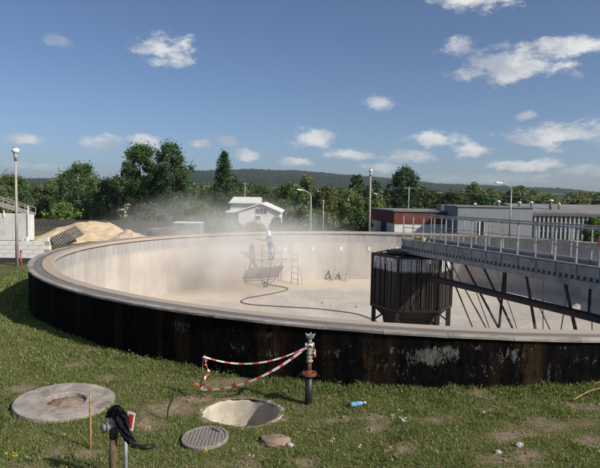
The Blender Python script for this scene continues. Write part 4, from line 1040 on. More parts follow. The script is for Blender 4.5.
def tree(name, label, px_, ptop, Y, wpx, kind, col, seed, nleaf=5000, leaf=.34, cb=.14, group='trees behind the tank', trunk='trunk', ncl=70):
    p = at(px_, ptop, Y); g = gz(p.x, Y); H = p.z - g; Wd = wpx / FPX * Y
    t = thing(name, label, 'tree' if 'bush' not in name and 'shrub' not in name else 'bush', (p.x, Y, g), group)
    nleaf = int(nleaf * 2.4); leaf *= .62; ncl = int(ncl * 1.9)
    P, Ci, cl = crown_pts(kind, H, Wd, cb, nleaf, seed, ncl)
    P[:, 2] = np.where(P[:, 2] < .1, .1 + np.abs(P[:, 2]) * .3, P[:, 2])
    gg_ = np.random.default_rng(seed + 1)
    base = np.array(GREENS[col]) * gg_.uniform([.78, .90, .75], [1.08, 1.2, 1.25]); ccl = base * gg_.uniform(.6, 1.5, (len(cl), 1)) * gg_.uniform(.92, 1.08, (len(cl), 3))
    cols = ccl[Ci] * gg_.uniform(.75, 1.3, (len(P), 1))
    me = quads_mesh('crown', P, leaf * gg_.uniform(.45, 1.6, len(P)), cols); link('crown', me, M['leaf'], t)
    tm = MB(); o_ = Vector((p.x, Y, g)); r0 = max(.10, .022 * H)
    th = H * .86; tm.tube([o_ + Vector((0, 0, -.2)), o_ + Vector((.02 * H * math.sin(seed), 0, th * .35)), o_ + Vector((.015 * H * math.cos(seed), .1, th * .7)), o_ + Vector((0, 0, th))], [r0, r0 * .75, r0 * .45, r0 * .12], 8)
    for i in range(0, len(cl), max(1, len(cl) // 16)):
        c = cl[i]; z0_ = max(.1 * H, c[2] - .35 * math.hypot(c[0], c[1]) - .04 * H); z0_ = min(z0_, th * .95)
        a_ = o_ + Vector((0, 0, z0_)); b_ = o_ + Vector(c); mid = a_.lerp(b_, .5) + Vector((0, 0, .03 * H)); tm.tube([a_, mid, b_], [r0 * .32, r0 * .2, r0 * .06], 5)
    tm.build('trunk', M[trunk], t, True)
    return t
# the big ones
tree('broadleaf_tree', 'tall dark tree, left one of the tall pair left of the poplar', 139, 143, 92, 43, 'oval', 'dark', 31, 8000, .42, .10, ncl=62)
tree('broadleaf_tree', 'tall dark tree, right one of the tall pair left of the poplar', 172, 142, 90, 44, 'oval', 'dark', 32, 8500, .42, .09, ncl=66)
tree('poplar_tree', 'narrow dark poplar standing alone left of the white house', 224, 149, 112, 29, 'poplar', 'deep', 33, 6500, .42, .06, ncl=80)
tree('broadleaf_tree', 'rounded dark tree above the tall sand pile', 80, 163.5, 104, 50, 'round', 'mid', 34, 7500, .46, .05, ncl=80)
tree('broadleaf_tree', 'low dark tree between the sand pile tree and the tall pair', 108, 180, 98, 36, 'round', 'dark', 35, 4500, .44, .03)
tree('broadleaf_tree', 'dark tree right behind the left globe lamp post', 12, 175, 130, 42, 'round', 'dark', 36, 5000, .5, .03)
tree('broadleaf_tree', 'green tree just right of the left globe lamp post', 47, 184, 112, 40, 'round', 'mid', 37, 5000, .46, .03)
tree('bush', 'light green bush behind the grey board fence', 62, 203, 78, 34, 'round', 'light', 38, 3000, .34, .02, 'bushes behind the tank')
tree('broadleaf_tree', 'olive tree at the far left picture edge behind the stair', -6, 184, 80, 40, 'round', 'olive', 39, 3600, .4, .03)
tree('bush', 'green bush under the tall pair of trees behind the dust', 200, 203, 84, 40, 'round', 'mid', 40, 3600, .36, .02, 'bushes behind the tank')
tree('bush', 'dark bush in front of the tall pair of trees', 150, 206, 80, 44, 'round', 'dark', 41, 3600, .36, .02, 'bushes behind the tank')
tree('bush', 'small pale bush before the right end of the white house', 277, 217, 70, 14, 'round', 'light', 42, 1600, .28, .02, 'bushes behind the tank')
tree('broadleaf_tree', 'bright green rounded tree right of the white house', 291, 183, 96, 36, 'round', 'mid', 43, 5200, .44, .04)
tree('broadleaf_tree', 'slim tree with ragged top behind the arm lamp post', 307, 175, 118, 22, 'oval', 'olive', 44, 3200, .5, .08)
tree('broadleaf_tree', 'green tree behind the plain thin pole', 325, 186, 100, 32, 'round', 'mid', 45, 4200, .44, .03)
tree('broadleaf_tree', 'light green tree left of the globe lamp before the cream house', 351, 190, 92, 32, 'round', 'olive', 46, 4200, .42, .03)
tree('broadleaf_tree', 'dark tree with pointed top left of the globe lamp', 357, 173, 150, 16, 'oval', 'dark', 47, 2400, .55, .1)
tree('broadleaf_tree', 'broad dark tree rising behind the brick building', 405, 166, 118, 36, 'round', 'deep', 48, 6500, .46, .04, ncl=80)
tree('broadleaf_tree', 'pale green tree just right of the globe lamp post', 376, 194, 86, 30, 'round', 'olive', 49, 3600, .4, .03)
tree('broadleaf_tree', 'dark tree behind the left end of the brick building', 424, 188, 122, 34, 'round', 'dark', 50, 3800, .5, .03)
tree('broadleaf_tree', 'dark tree above the white roof unit of the brick building', 455, 191, 118, 34, 'round', 'dark', 51, 3600, .5, .03)
tree('broadleaf_tree', 'dark tree behind the left half of the grey hall', 486, 193, 112, 36, 'round', 'dark', 52, 3600, .48, .03)
tree('broadleaf_tree', 'dark tree behind the curved street lamp', 517, 194, 112, 34, 'round', 'deep', 53, 3400, .48, .03)
tree('broadleaf_tree', 'mid green tree behind the tallest roof vent', 547, 195, 108, 36, 'round', 'mid', 54, 3600, .48, .03)
tree('broadleaf_tree', 'pale green tree above the hall roof near the right edge', 578, 196, 100, 34, 'round', 'olive', 55, 3600, .46, .03)
tree('broadleaf_tree', 'dark tree at the right picture edge behind the hall', 606, 195, 105, 36, 'round', 'dark', 56, 3400, .46, .03)
tree('bush', 'green bush beside the fins of the hall at the right edge', 594, 217, 52, 22, 'round', 'mid', 57, 2400, .26, .02, 'bushes behind the tank')
tree('broadleaf_tree', 'dark tree behind the roof of the long shed', 262, 186, 130, 30, 'round', 'dark', 58, 3200, .5, .03)
tree('broadleaf_tree', 'dark tree left of the long shed behind the poplar', 208, 188, 135, 34, 'round', 'dark', 59, 3200, .52, .03)
tree('bush', 'grey-green bush right of the white house in the dust', 300, 206, 70, 30, 'round', 'olive', 60, 2600, .3, .02, 'bushes behind the tank')
tree('bush', 'low dark bush before the left corner of the white house', 231, 219, 68, 24, 'round', 'mid', 62, 2400, .3, .02, 'bushes behind the tank')
tree('bush', 'low green bush under the windows of the white house', 254, 223.5, 68, 24, 'round', 'olive', 63, 2000, .28, .02, 'bushes behind the tank')
tree('bush', 'green bush between the arm lamp post and the plain pole', 317, 210, 76, 22, 'round', 'mid', 64, 2200, .3, .02, 'bushes behind the tank')
tree('bush', 'pale bush just right of the plain thin pole', 331, 213, 74, 18, 'round', 'olive', 65, 2000, .3, .02, 'bushes behind the tank')
tree('bush', 'dark bush left of the brick building', 360, 212, 72, 22, 'round', 'dark', 61, 2000, .3, .02, 'bushes behind the tank')
# the wood beyond, one mass
def woodland():
    P = []; S = []; Cc_ = []
    g = np.random.default_rng(99)
    for k in range(520):
        az_ = g.uniform(-36, 36); r = g.uniform(135, 620) if k < 330 else g.uniform(600, 1300)
        x, y = r * math.sin(R_(az_)), r * math.cos(R_(az_))
        H = g.uniform(6, 10.5) if r < 300 else g.uniform(8, 13); H *= (1.0 if az_ < 8 else .86); Wd = H * g.uniform(.6, 1.0); nl = 480 if r < 300 else 170
        col_ = np.array(GREENS[['dark', 'mid', 'deep', 'dark', 'olive', 'mid'][k % 6]]) * g.uniform(.7, 1.25)
        d = g.normal(size=(nl, 3)); d /= np.linalg.norm(d, axis=1, keepdims=True); d *= g.uniform(.45, 1, (nl, 1)) ** .5
        d[:, :2] *= (1.05 - .4 * np.clip(d[:, 2:3], -1, 1))
        p = np.stack([x + d[:, 0] * Wd / 2, y + d[:, 1] * Wd / 2, -1.2 + H * (.52 + d[:, 2] * .48)], 1)
        P.append(p); S.append(np.full(nl, .85 if r < 300 else 1.8) * g.uniform(.6, 1.3, nl)); Cc_.append(col_ * g.uniform(.7, 1.3, (nl, 1)))
    me = quads_mesh('woodland', np.concatenate(P), np.concatenate(S), np.concatenate(Cc_))
    tag(link('woodland', me, M['leaf']), 'continuous belt of far trees below the hills', None, None, 'stuff')
woodland()

# ------------------------------------------------------------------ foreground things
# concrete cover ring
pd = atg(65, 404); zc = gz(pd.x, pd.y) + .03
dc = thing('concrete_cover', 'round concrete cover slab with a hole lying in the grass', 'cover slab', (pd.x, pd.y, zc))
mb = MB(); nn = 64; prof = [(.30, -.08), (.76, -.08), (.775, -.04), (.77, .035), (.755, .045), (.33, .05), (.305, .04), (.30, -.08)]
tilt = Matrix.Rotation(R_(2.0), 3, 'Y') @ Matrix.Rotation(R_(1.5), 3, 'X')
vs = []
for (r, z) in prof:
    for k in range(nn):
        t_ = 2 * math.pi * k / nn; j = 1 + .012 * noise.noise(Vector((math.cos(t_) * 3, math.sin(t_) * 3, r)))
        ox = .02 if r < .4 else 0
        if r < .4: j *= 1 + .05 * noise.noise(Vector((math.cos(t_) * 2, math.sin(t_) * 2, 7)))
        vs.append(Vector((pd.x, pd.y, zc)) + tilt @ Vector((r * j * math.cos(t_) + ox, r * j * math.sin(t_), z + .008 * noise.noise(Vector((math.cos(t_) * r * 5, math.sin(t_) * r * 5, 0))))))
mb.add(vs, [(i * nn + k, i * nn + (k + 1) % nn, (i + 1) * nn + (k + 1) % nn, (i + 1) * nn + k) for i in range(len(prof) - 1) for k in range(nn)])
mb.build('slab', M['disc'], dc, False)
so_ = MB(); so_.lathe([(.001, .035), (.10, .03), (.2, .012), (.29, -.02), (.31, -.06)], (pd.x + .02, pd.y, zc), 28); so_.v = [(x + .02 * noise.noise(Vector((x * 9, y * 9, 0))), y, z + .03 * noise.noise(Vector((x * 11, y * 11, 2)))) for x, y, z in so_.v]; so_.f = [f for f in so_.f if len(f) == 4]; so_.mi = so_.mi[:len(so_.f)]
so_.build('soil_fill', M['stone'], dc, True)
# stick in front of it
ps = atg(90, 449); tp_ = at(90.5, 391, ps.y + .02)
sk = thing('wooden_stake', 'thin bare wooden stick stuck in the grass before the cover slab', 'stick', ps)
MB().tube([ps - Vector((0, 0, .1)), ps.lerp(tp_, .3) + Vector((.006, 0, 0)), ps.lerp(tp_, .65) - Vector((.004, 0, 0)), tp_], [.017, .016, .015, .012], 8).build('shaft', M['stick'], sk, True)
MB().tube([ps.lerp(tp_, .78), ps.lerp(tp_, .84) + Vector((.03, 0, 0)), ps.lerp(tp_, .80) + Vector((.045, 0, -.04))], [.008, .006, .003], 6).build('twig', M['stick'], sk, True)

# open manhole pit
pg = gz(PITC.x, PITC.y)
pit = thing('manhole_pit', 'open round concrete pit sunk in the grass beside the barrier tape', 'pit', (PITC.x, PITC.y, pg - 1.0))
mb = MB(); nn = 64; vs = []; prof = [(.60, -1.0), (.60, -.5), (.605, -.06), (.615, -.02), (.66, .0), (.72, -.05), (.73, -.4)]
for i, (r, z) in enumerate(prof):
    for k in range(nn):
        t_ = 2 * math.pi * k / nn; j = 1 + .03 * noise.noise(Vector((math.cos(t_) * 2, math.sin(t_) * 2, 3))); jz = .05 * noise.noise(Vector((math.cos(t_) * 2.4, math.sin(t_) * 2.4, 8))) + .035 * noise.noise(Vector((math.cos(t_) * 7, math.sin(t_) * 7, 1)))
        x, y = PITC.x + r * j * math.cos(t_), PITC.y + r * j * math.sin(t_)
        vs.append((x, y, pg + z + (jz if i >= 2 else 0)))
mb.add(vs, [(i * nn + (k + 1) % nn, i * nn + k, (i + 1) * nn + k, (i + 1) * nn + (k + 1) % nn) for i in range(len(prof) - 1) for k in range(nn)])
mb.build('shaft_wall', M['disc'] if False else mat('pit_concrete', (.46, .42, .34), .95, .18, 4, .1, 0, .4, 30, (.30, .27, .21), .6, 3), pit, True)
mb = MB(); mb.lathe([(.001, -.86), (.62, -.80)], (PITC.x, PITC.y, pg), 32); mb.f = mb.f[:32]; mb.mi = mb.mi[:32]; mb.build('pit_floor', M['stone'], pit)
# cast cover
pv = atg(205, 441)
mc = thing('manhole_cover', 'round cast-iron manhole cover lying in the grass near the pit', 'manhole cover', pv)
tl = Matrix.Rotation(R_(4), 3, 'X') @ Matrix.Rotation(R_(-3), 3, 'Y'); c0 = pv + Vector((0, 0, .045))
mb = MB(); mb.lathe([(.001, -.03), (.315, -.03), (.325, -.02), (.325, .018), (.315, .025), (.285, .025), (.28, .012), (.001, .012)], c0, 48, tl); mb.f = [f for f in mb.f if len(f) == 4]; mb.mi = mb.mi[:len(mb.f)]; mb.build('plate', M['castiron'], mc)
stud = MB().box((0, 0, 0), (.038, .038, .014), bev=.004).mesh('stud'); stud.materials.append(M['castiron'])
for i in range(-5, 6):
    for j in range(-5, 6):
        if math.hypot(i, j) * .05 < .262 and not (abs(i) < 2 and abs(j) < 2):
            o = bpy.data.objects.new('stud', stud); COL.objects.link(o); o.parent = mc; o.location = (c0 - pv) + tl @ Vector((i * .05, j * .05, .018)); o.rotation_euler = tl.to_euler()
mb = MB(); mb.box(c0 + tl @ Vector((0, 0, .017)), (.13, .13, .014), m=tl); mb.build('centre_boss', M['castiron'], mc)
mb = MB(); mb.box(c0 + tl @ Vector((.12, .17, .026)), (.16, .02, .02), m=tl @ Matrix.Rotation(-.7, 3, 'Z')); mb.build('lifting_bar', M['rust'], mc)
# flat stone
pq = atg(275, 442)
def rock(name, label, p, sx_, sy_, sz_, seed, m_):
    b_ = bmesh.new(); bmesh.ops.create_icosphere(b_, subdivisions=4, radius=1)
    for v in b_.verts:
        q = v.co.copy(); k = 1 + .22 * noise.fractal(q * 1.6 + Vector((seed, 0, 0)), 1, 2, 4); v.co = Vector((q.x * sx_ * k, q.y * sy_ * k, q.z * sz_ * (1 + .35 * noise.noise(q * 3 + Vector((0, seed, 0))))))
    mm = bpy.data.meshes.new(name); b_.to_mesh(mm); b_.free(); mm.polygons.foreach_set('use_smooth', [True] * len(mm.polygons))
    tag(link(name, mm, m_, None, p), label, 'stone' if 'stone' in label else 'clod')
rock('flat_stone', 'flat brown earthy stone in the grass right of the manhole cover', pq + Vector((0, 0, .02)), .23, .17, .055, 3, M['stone'])
rock('small_stone', 'small grey stone beside the flat brown one', atg(290, 446) + Vector((0, 0, .01)), .05, .04, .035, 5, M['concrete'])
rock('small_stone', 'pale stone on the bare patch right of centre', atg(519, 446) + Vector((0, 0, .01)), .06, .045, .04, 6, M['concrete'])
rock('small_stone', 'pale little stone by the bare patch lower right', atg(498, 453) + Vector((0, 0, .01)), .045, .035, .03, 7, M['concrete'])
# standpipe
pb = atg(308.5, 404); YS = pb.y
spz = lambda py_: at(309, py_, YS).z
sx0 = pb.x
sd_ = thing('standpipe', 'black standpipe with rusty flange and wrapped top before the wall', 'standpipe', pb)
MB().cyl((sx0, YS, pb.z - .15), (sx0, YS, spz(375)), .062, .062, 20).build('lower_pipe', M['blackpipe'], sd_, True)
fl_ = MB(); fl_.lathe([(.001, spz(375.2)), (.125, spz(375.2)), (.13, spz(374.5)), (.13, spz(372.8)), (.12, spz(372.3)), (.07, spz(371.5)), (.045, spz(370)), (.001, spz(370))], (sx0, YS, 0), 24); fl_.f = [f for f in fl_.f if len(f) == 4]; fl_.mi = fl_.mi[:len(fl_.f)]; fo_ = fl_.build('flange', M['rust'], sd_)
for k in range(6):
    t_ = k * math.pi / 3 + .3; q = Vector((sx0 + .098 * math.cos(t_), YS + .098 * math.sin(t_), spz(372.6))); MB().cyl(q, q + Vector((0, 0, .035)), .015, .015, 6).build('bolt', M['rust'], fo_)
MB().cyl((sx0, YS, spz(371)), (sx0 + .003, YS, spz(361)), .037, .034, 16).build('rusty_neck', M['rust'], sd_, True)
wr_ = MB(); prof = []
for k in range(15):
    z = spz(362) + (spz(343.5) - spz(362)) * k / 14; prof.append((.048 + .010 * math.sin(k * 2.1) + .005 * random.random(), z))
wr_.lathe(prof, (sx0 + .004, YS, 0), 18); wr_.build('wrapping', M['greenbrass'], sd_, True)
MB().cyl((sx0 + .004, YS, spz(344)), (sx0 + .006, YS, spz(338)), .032, .03, 14).build('valve_stem', M['galv'], sd_, True)
hw_ = MB(); zc_ = spz(336.2)
hw_.lathe([(.03, zc_ - .045), (.06, zc_ - .03), (.072, zc_ + .01), (.07, zc_ + .028), (.055, zc_ + .02), (.02, zc_ + .012)], (sx0 + .006, YS, 0), 12); hw_.build('cap', M['galv'], sd_, True)
for k in range(5):
    t_ = k * 2 * math.pi / 5 + .2; MB().cyl((sx0 + .006 + .06 * math.cos(t_), YS + .06 * math.sin(t_), zc_ + .015), (sx0 + .006 + .085 * math.cos(t_), YS + .085 * math.sin(t_), zc_ + .04), .016, .013, 8).build('lug', M['galv'], sd_, True)
# barrier stake and tape
pk = atg(200.5, 399); ST = at(203.5, 356.5, pk.y); SL = at(200.5, 389.5, pk.y)
bk = thing('barrier_stake', 'thin rusty rod holding the barrier tape beside the pit', 'stake', pk)
MB().tube([pk - Vector((0, 0, .1)), pk.lerp(ST, .5) + Vector((-.008, 0, 0)), ST + Vector((0, .012, .02))], .008, 6).build('rod', M['rust'], bk, True)
MB().tube([pk.lerp(ST, .98), ST + Vector((.03, .01, .03))], .006, 6).build('hook', M['rust'], bk, True)
def ribbon(pts, wd, twist, seglen=.1, seed=0):
    """tape strip with alternating red and white lengths"""
    g = random.Random(seed); pts = [Vector(p) for p in pts]; mb = MB(); acc_ = 0; L = []
    for i, p in enumerate(pts):
        d = (pts[min(i + 1, len(pts) - 1)] - pts[max(0, i - 1)]).normalized(); side = Vector((0, 0, 1)); side = (side - d * side.dot(d))
        if side.length < .2: side = Vector((.3, 1, 0)); side = side - d * side.dot(d)
        side.normalize(); side = Matrix.Rotation(twist(i / (len(pts) - 1)), 3, d) @ side
        nn_ = d.cross(side) * .0012
        mb.v += [tuple(p + side * wd / 2 + nn_), tuple(p - side * wd / 2 + nn_), tuple(p - side * wd / 2 - nn_), tuple(p + side * wd / 2 - nn_)]
        if i:
            acc_ += (p - pts[i - 1]).length; o = (i - 1) * 4; k = 1 if (acc_ / seglen) % 2 > 1.15 else 0
            for q in range(4): mb.f.append((o + q, o + (q + 1) % 4, o + 4 + (q + 1) % 4, o + 4 + q)); mb.mi.append(k)
    return mb
TA = Vector((sx0 - .045, YS - .03, spz(346.5)))
tp1 = []; 
for k in range(61):
    u = k / 60; q = TA.lerp(ST, u); q.z -= 1.0 * u * (1 - u) * .78 ; tp1.append(q)
tw = lambda u: .5 * math.sin(u * 9) + .35
tp1 = spline(tp1, 4); tape = thing('barrier_tape', 'red and white barrier tape strung from the standpipe around the pit', 'barrier tape', TA)
ribbon(tp1, .028, tw, .12, 1).build('upper_run', [M['tapewhite'], M['tapered']], tape)
tp2 = []
for k in range(31):
    u = k / 30; q = ST.lerp(SL, u); q += Vector((.09 * math.sin(u * math.pi) + .02 * math.sin(u * 17), .03 * math.sin(u * 6), 0)); tp2.append(q)
ribbon(tp2, .05, lambda u: 4 * u + .6 * math.sin(14 * u), .1, 2).build('hanging_run', [M['tapewhite'], M['tapered']], tape)
tp3 = []
for k in range(61):
    u = k / 60; q = SL.lerp(TA, u); q.z -= 1.0 * u * (1 - u) * .80; tp3.append(q)
ribbon(tp3, .042, lambda u: .3 + .7 * math.sin(u * 5) * u, .11, 3).build('lower_run', [M['tapewhite'], M['tapered']], tape)
knot = MB(); knot.tube([TA + Vector((.045 + .062 * math.cos(t_), .03 + .062 * math.sin(t_), .02 * math.sin(3 * t_) + .03)) for t_ in np.linspace(0, 6.0, 22)], .016, 6); knot.build('knot', M['tapewhite'], tape, True)
ribbon([TA + Vector((.10, -.02, .03)), TA + Vector((.125, -.03, -.03)), TA + Vector((.13, -.03, -.10)), TA + Vector((.14, -.02, -.16))], .04, lambda u: u, .07, 4).build('tail', [M['tapered'], M['tapewhite']], tape)
q3 = tp3[20]; ribbon([q3 + Vector((-.03, 0, .05)), q3 + Vector((0, -.01, 0)), q3 + Vector((.035, 0, -.04))], .06, lambda u: u, .4, 5).build('tape_end', [M['tapered'], M['tapewhite']], tape)
ribbon([SL + Vector((-.02, 0, .07)), SL + Vector((-.07, 0, .10)), SL + Vector((-.13, 0, .085))], .04, lambda u: u * 2, .4, 6).build('tape_end', [M['tapered'], M['tapewhite']], tape)

# bottom-left post with valve, dark cloth, red and white plate
Yp = 6.6
def q_(x, y, Y=Yp): return at(x, y, Y)
gp_ = gz(q_(113, 468).x, Yp)
po = thing('valve_post', 'wooden post with a metal coupling at the bottom left edge', 'post', (q_(113, 460).x, Yp, gp_))
b0 = q_(113.5, 468); MB().tube([Vector((b0.x, Yp, gp_ - .2)), Vector((b0.x - .004, Yp, (gp_ + q_(113, 433).z) / 2)), q_(113.6, 433)], [.052, .047, .045], 12).build('shaft', M['wood'], po, True)
MB().cyl(q_(113.6, 438), q_(113.8, 426), .052, .05, 14).build('top_collar', M['blackpipe'], po, True)
MB().tube([q_(113.8, 428), q_(114, 418), q_(113.5, 412)], [.045, .05, .03], 12).build('valve_body', M['galv'], po, True)
cp = MB(); cp.cyl(q_(114, 425), q_(106, 427, Yp - .05), .042, .042, 14); cp.build('branch', M['galv'], po, True)
MB().cyl(q_(106.5, 427, Yp - .04), q_(102.5, 428, Yp - .08), .05, .05, 16).build('coupling', M['galv'], po, True)
MB().cyl(q_(104.6, 427.6, Yp - .06), q_(103.6, 427.8, Yp - .07), .06, .06, 16).build('coupling_ring', M['darksteel'], po, True)
MB().tube([q_(110.5, 424), q_(109, 417), q_(108.5, 414.5)], [.012, .012, .010], 8).build('handle', M['galv'], po, True)
# second thin metal pipe with the plate
g2 = gz(q_(126, 468).x, Yp + .1)
sg = thing('plate_post', 'thin grey pipe carrying a small red plate with white border', 'sign', (q_(126, 460, Yp + .1).x, Yp + .1, g2))
bb = q_(126, 468, Yp + .1); MB().cyl((bb.x, Yp + .1, g2 - .2), q_(125.4, 420, Yp + .1), .024, .024, 12).build('pipe', M['galv'], sg, True)
cpl = q_(130.3, 421.2, Yp + .06); rzp = R_(-22); Mp = Matrix.Rotation(rzp, 3, 'Z') @ Matrix.Rotation(R_(5), 3, 'Y') @ Matrix.Rotation(R_(-8), 3, 'X')
MB().box(cpl, (.108, .010, .208), m=Mp, bev=.003).build('plate', M['signwhite'], sg)
MB().box(cpl + Mp @ Vector((.006, -.0065, .002)), (.062, .004, .158), m=Mp).build('red_field', M['signred'], sg)
MB().bar(cpl + Mp @ Vector((-.05, .008, .04)), q_(125.4, 421, Yp + .1), .02, .02).build('clamp', M['galv'], sg)
# dark cloth hung over both
cl_ = MB(); rowsn, colsn = 22, 15
path = spline([q_(112.5, 419, Yp - .02), q_(114, 413, Yp - .05), q_(118, 411.3, Yp - .07), q_(121.5, 417, Yp - .10), q_(123, 426, Yp - .10), q_(126, 434, Yp - .09), q_(130, 440, Yp - .07), q_(132.5, 443.5, Yp - .05)], 4)
for side_ in (0, 1):
    vs = []
    for i, p in enumerate(path):
        d = (path[min(i + 1, len(path) - 1)] - path[max(0, i - 1)]).normalized(); u = i / (len(path) - 1); across = d.cross(Vector((0, -1, 0))).normalized()
        wdt = (.135 * (1 - .42 * u) + .012 * math.sin(u * 13 + 1)) * (1 + .45 * noise.noise(Vector((u * 7, 0, 2))))
        for j in range(colsn):
            v = -1 + 2 * j / (colsn - 1); bulge = (1 - v * v) * .014 + .05 * noise.noise(Vector((v * 1.1 + u * 3, u * 9 + v * 2, 0))) + .02 * noise.noise(Vector((v * 4, u * 18, 5)))
            hem = -.03 * (u > .97) * (1 + v) ; vs.append(p + d * hem + across * wdt * v * .62 + Vector((0, (-1 if side_ == 0 else .4) * bulge, .006 * math.sin(9 * v + 12 * u))))
    cl_.add(vs, [((i * colsn + j), (i * colsn + j + 1), ((i + 1) * colsn + j + 1), ((i + 1) * colsn + j)) for i in range(len(path) - 1) for j in range(colsn - 1)])
tag(cl_.build('dark_cloth', M['jacket'], None, True), 'black cloth draped over the valve post and pipe', 'cloth')
# black tube standing in for a hole's shadowed edge, bent rod, bottle, branch
hs = MB(); pts = [atg(x, y) + Vector((0, 0, h)) for x, y, h in [(133, 447.5, .03), (137, 448.5, .03), (142, 449.5, .03), (148, 449.5, .03), (154, 447.5, .02)]]
hs.tube(spline(pts, 5), [.032 + .0 * k for k in range(21)], 10); tag(hs.build('hole_edge_shadow', M['black'], None, True), 'short black strip standing in for the shadowed edge of a hole right of the valve post', 'hose')
pr = atg(167, 420); t3 = MB().tube(spline([pr - Vector((0, 0, .05)), pr + Vector((.02, 0, .18)), at(172, 400, pr.y), at(173, 393, pr.y + .02)], 5), .011, 6)
tag(t3.build('bent_rod', M['darksteel'], None, True), 'thin dark bent rod sticking up left of the pit', 'rod')
pbt = atg(357.5, 406.5) + Vector((0, 0, .045)); bo = thing('plastic_bottle', 'crumpled blue plastic bottle lying in the grass', 'bottle', pbt)
axis = Vector((.95, .28, .06)).normalized(); Mb = Vector((0, 0, 1)).rotation_difference(axis).to_matrix()
b1 = MB(); b1.lathe([(.001, -.12), (.036, -.12), (.040, -.11), (.040, -.06), (.035, -.04), (.039, -.02), (.040, .03), (.034, .06), (.016, .095), (.0135, .115), (.001, .115)], pbt, 18, Mb); b1.f = [f for f in b1.f if len(f) == 4]; b1.mi = b1.mi[:len(b1.f)]; b1.build('bottle_body', M['bottle'], bo, True)
b2 = MB(); b2.cyl(pbt + axis * .112, pbt + axis * .142, .017, .017, 14); b2.build('cap', M['cap'], bo, True)
if False:
  b3 = MB(); b3.lathe([(.0405, .0), (.0412, .005), (.0412, .055), (.037, .06)], pbt - axis * .02, 18, Mb); b3.f = [f for f in b3.f if len(f) == 4]; b3.mi = b3.mi[:len(b3.f)]; b3.build('wrapper', M['signwhite'], bo, True)
brn = [atg(x, y) + Vector((0, 0, h)) for x, y, h in [(573, 402, .03), (582, 399, .07), (592, 397, .11), (604, 396, .12), (618, 398, .05)]]
bt = thing('fallen_branch', 'pale fallen branch on the grass under the wall at the right edge', 'branch', brn[0]); MB().tube(spline(brn, 5), .011, 7).build('stem', M['stick'], bt, True)
MB().tube([brn[2], brn[2] + Vector((.1, .1, .09)), brn[2] + Vector((.22, .13, .10))], [.008, .006, .003], 6).build('twig', M['stick'], bt, True)

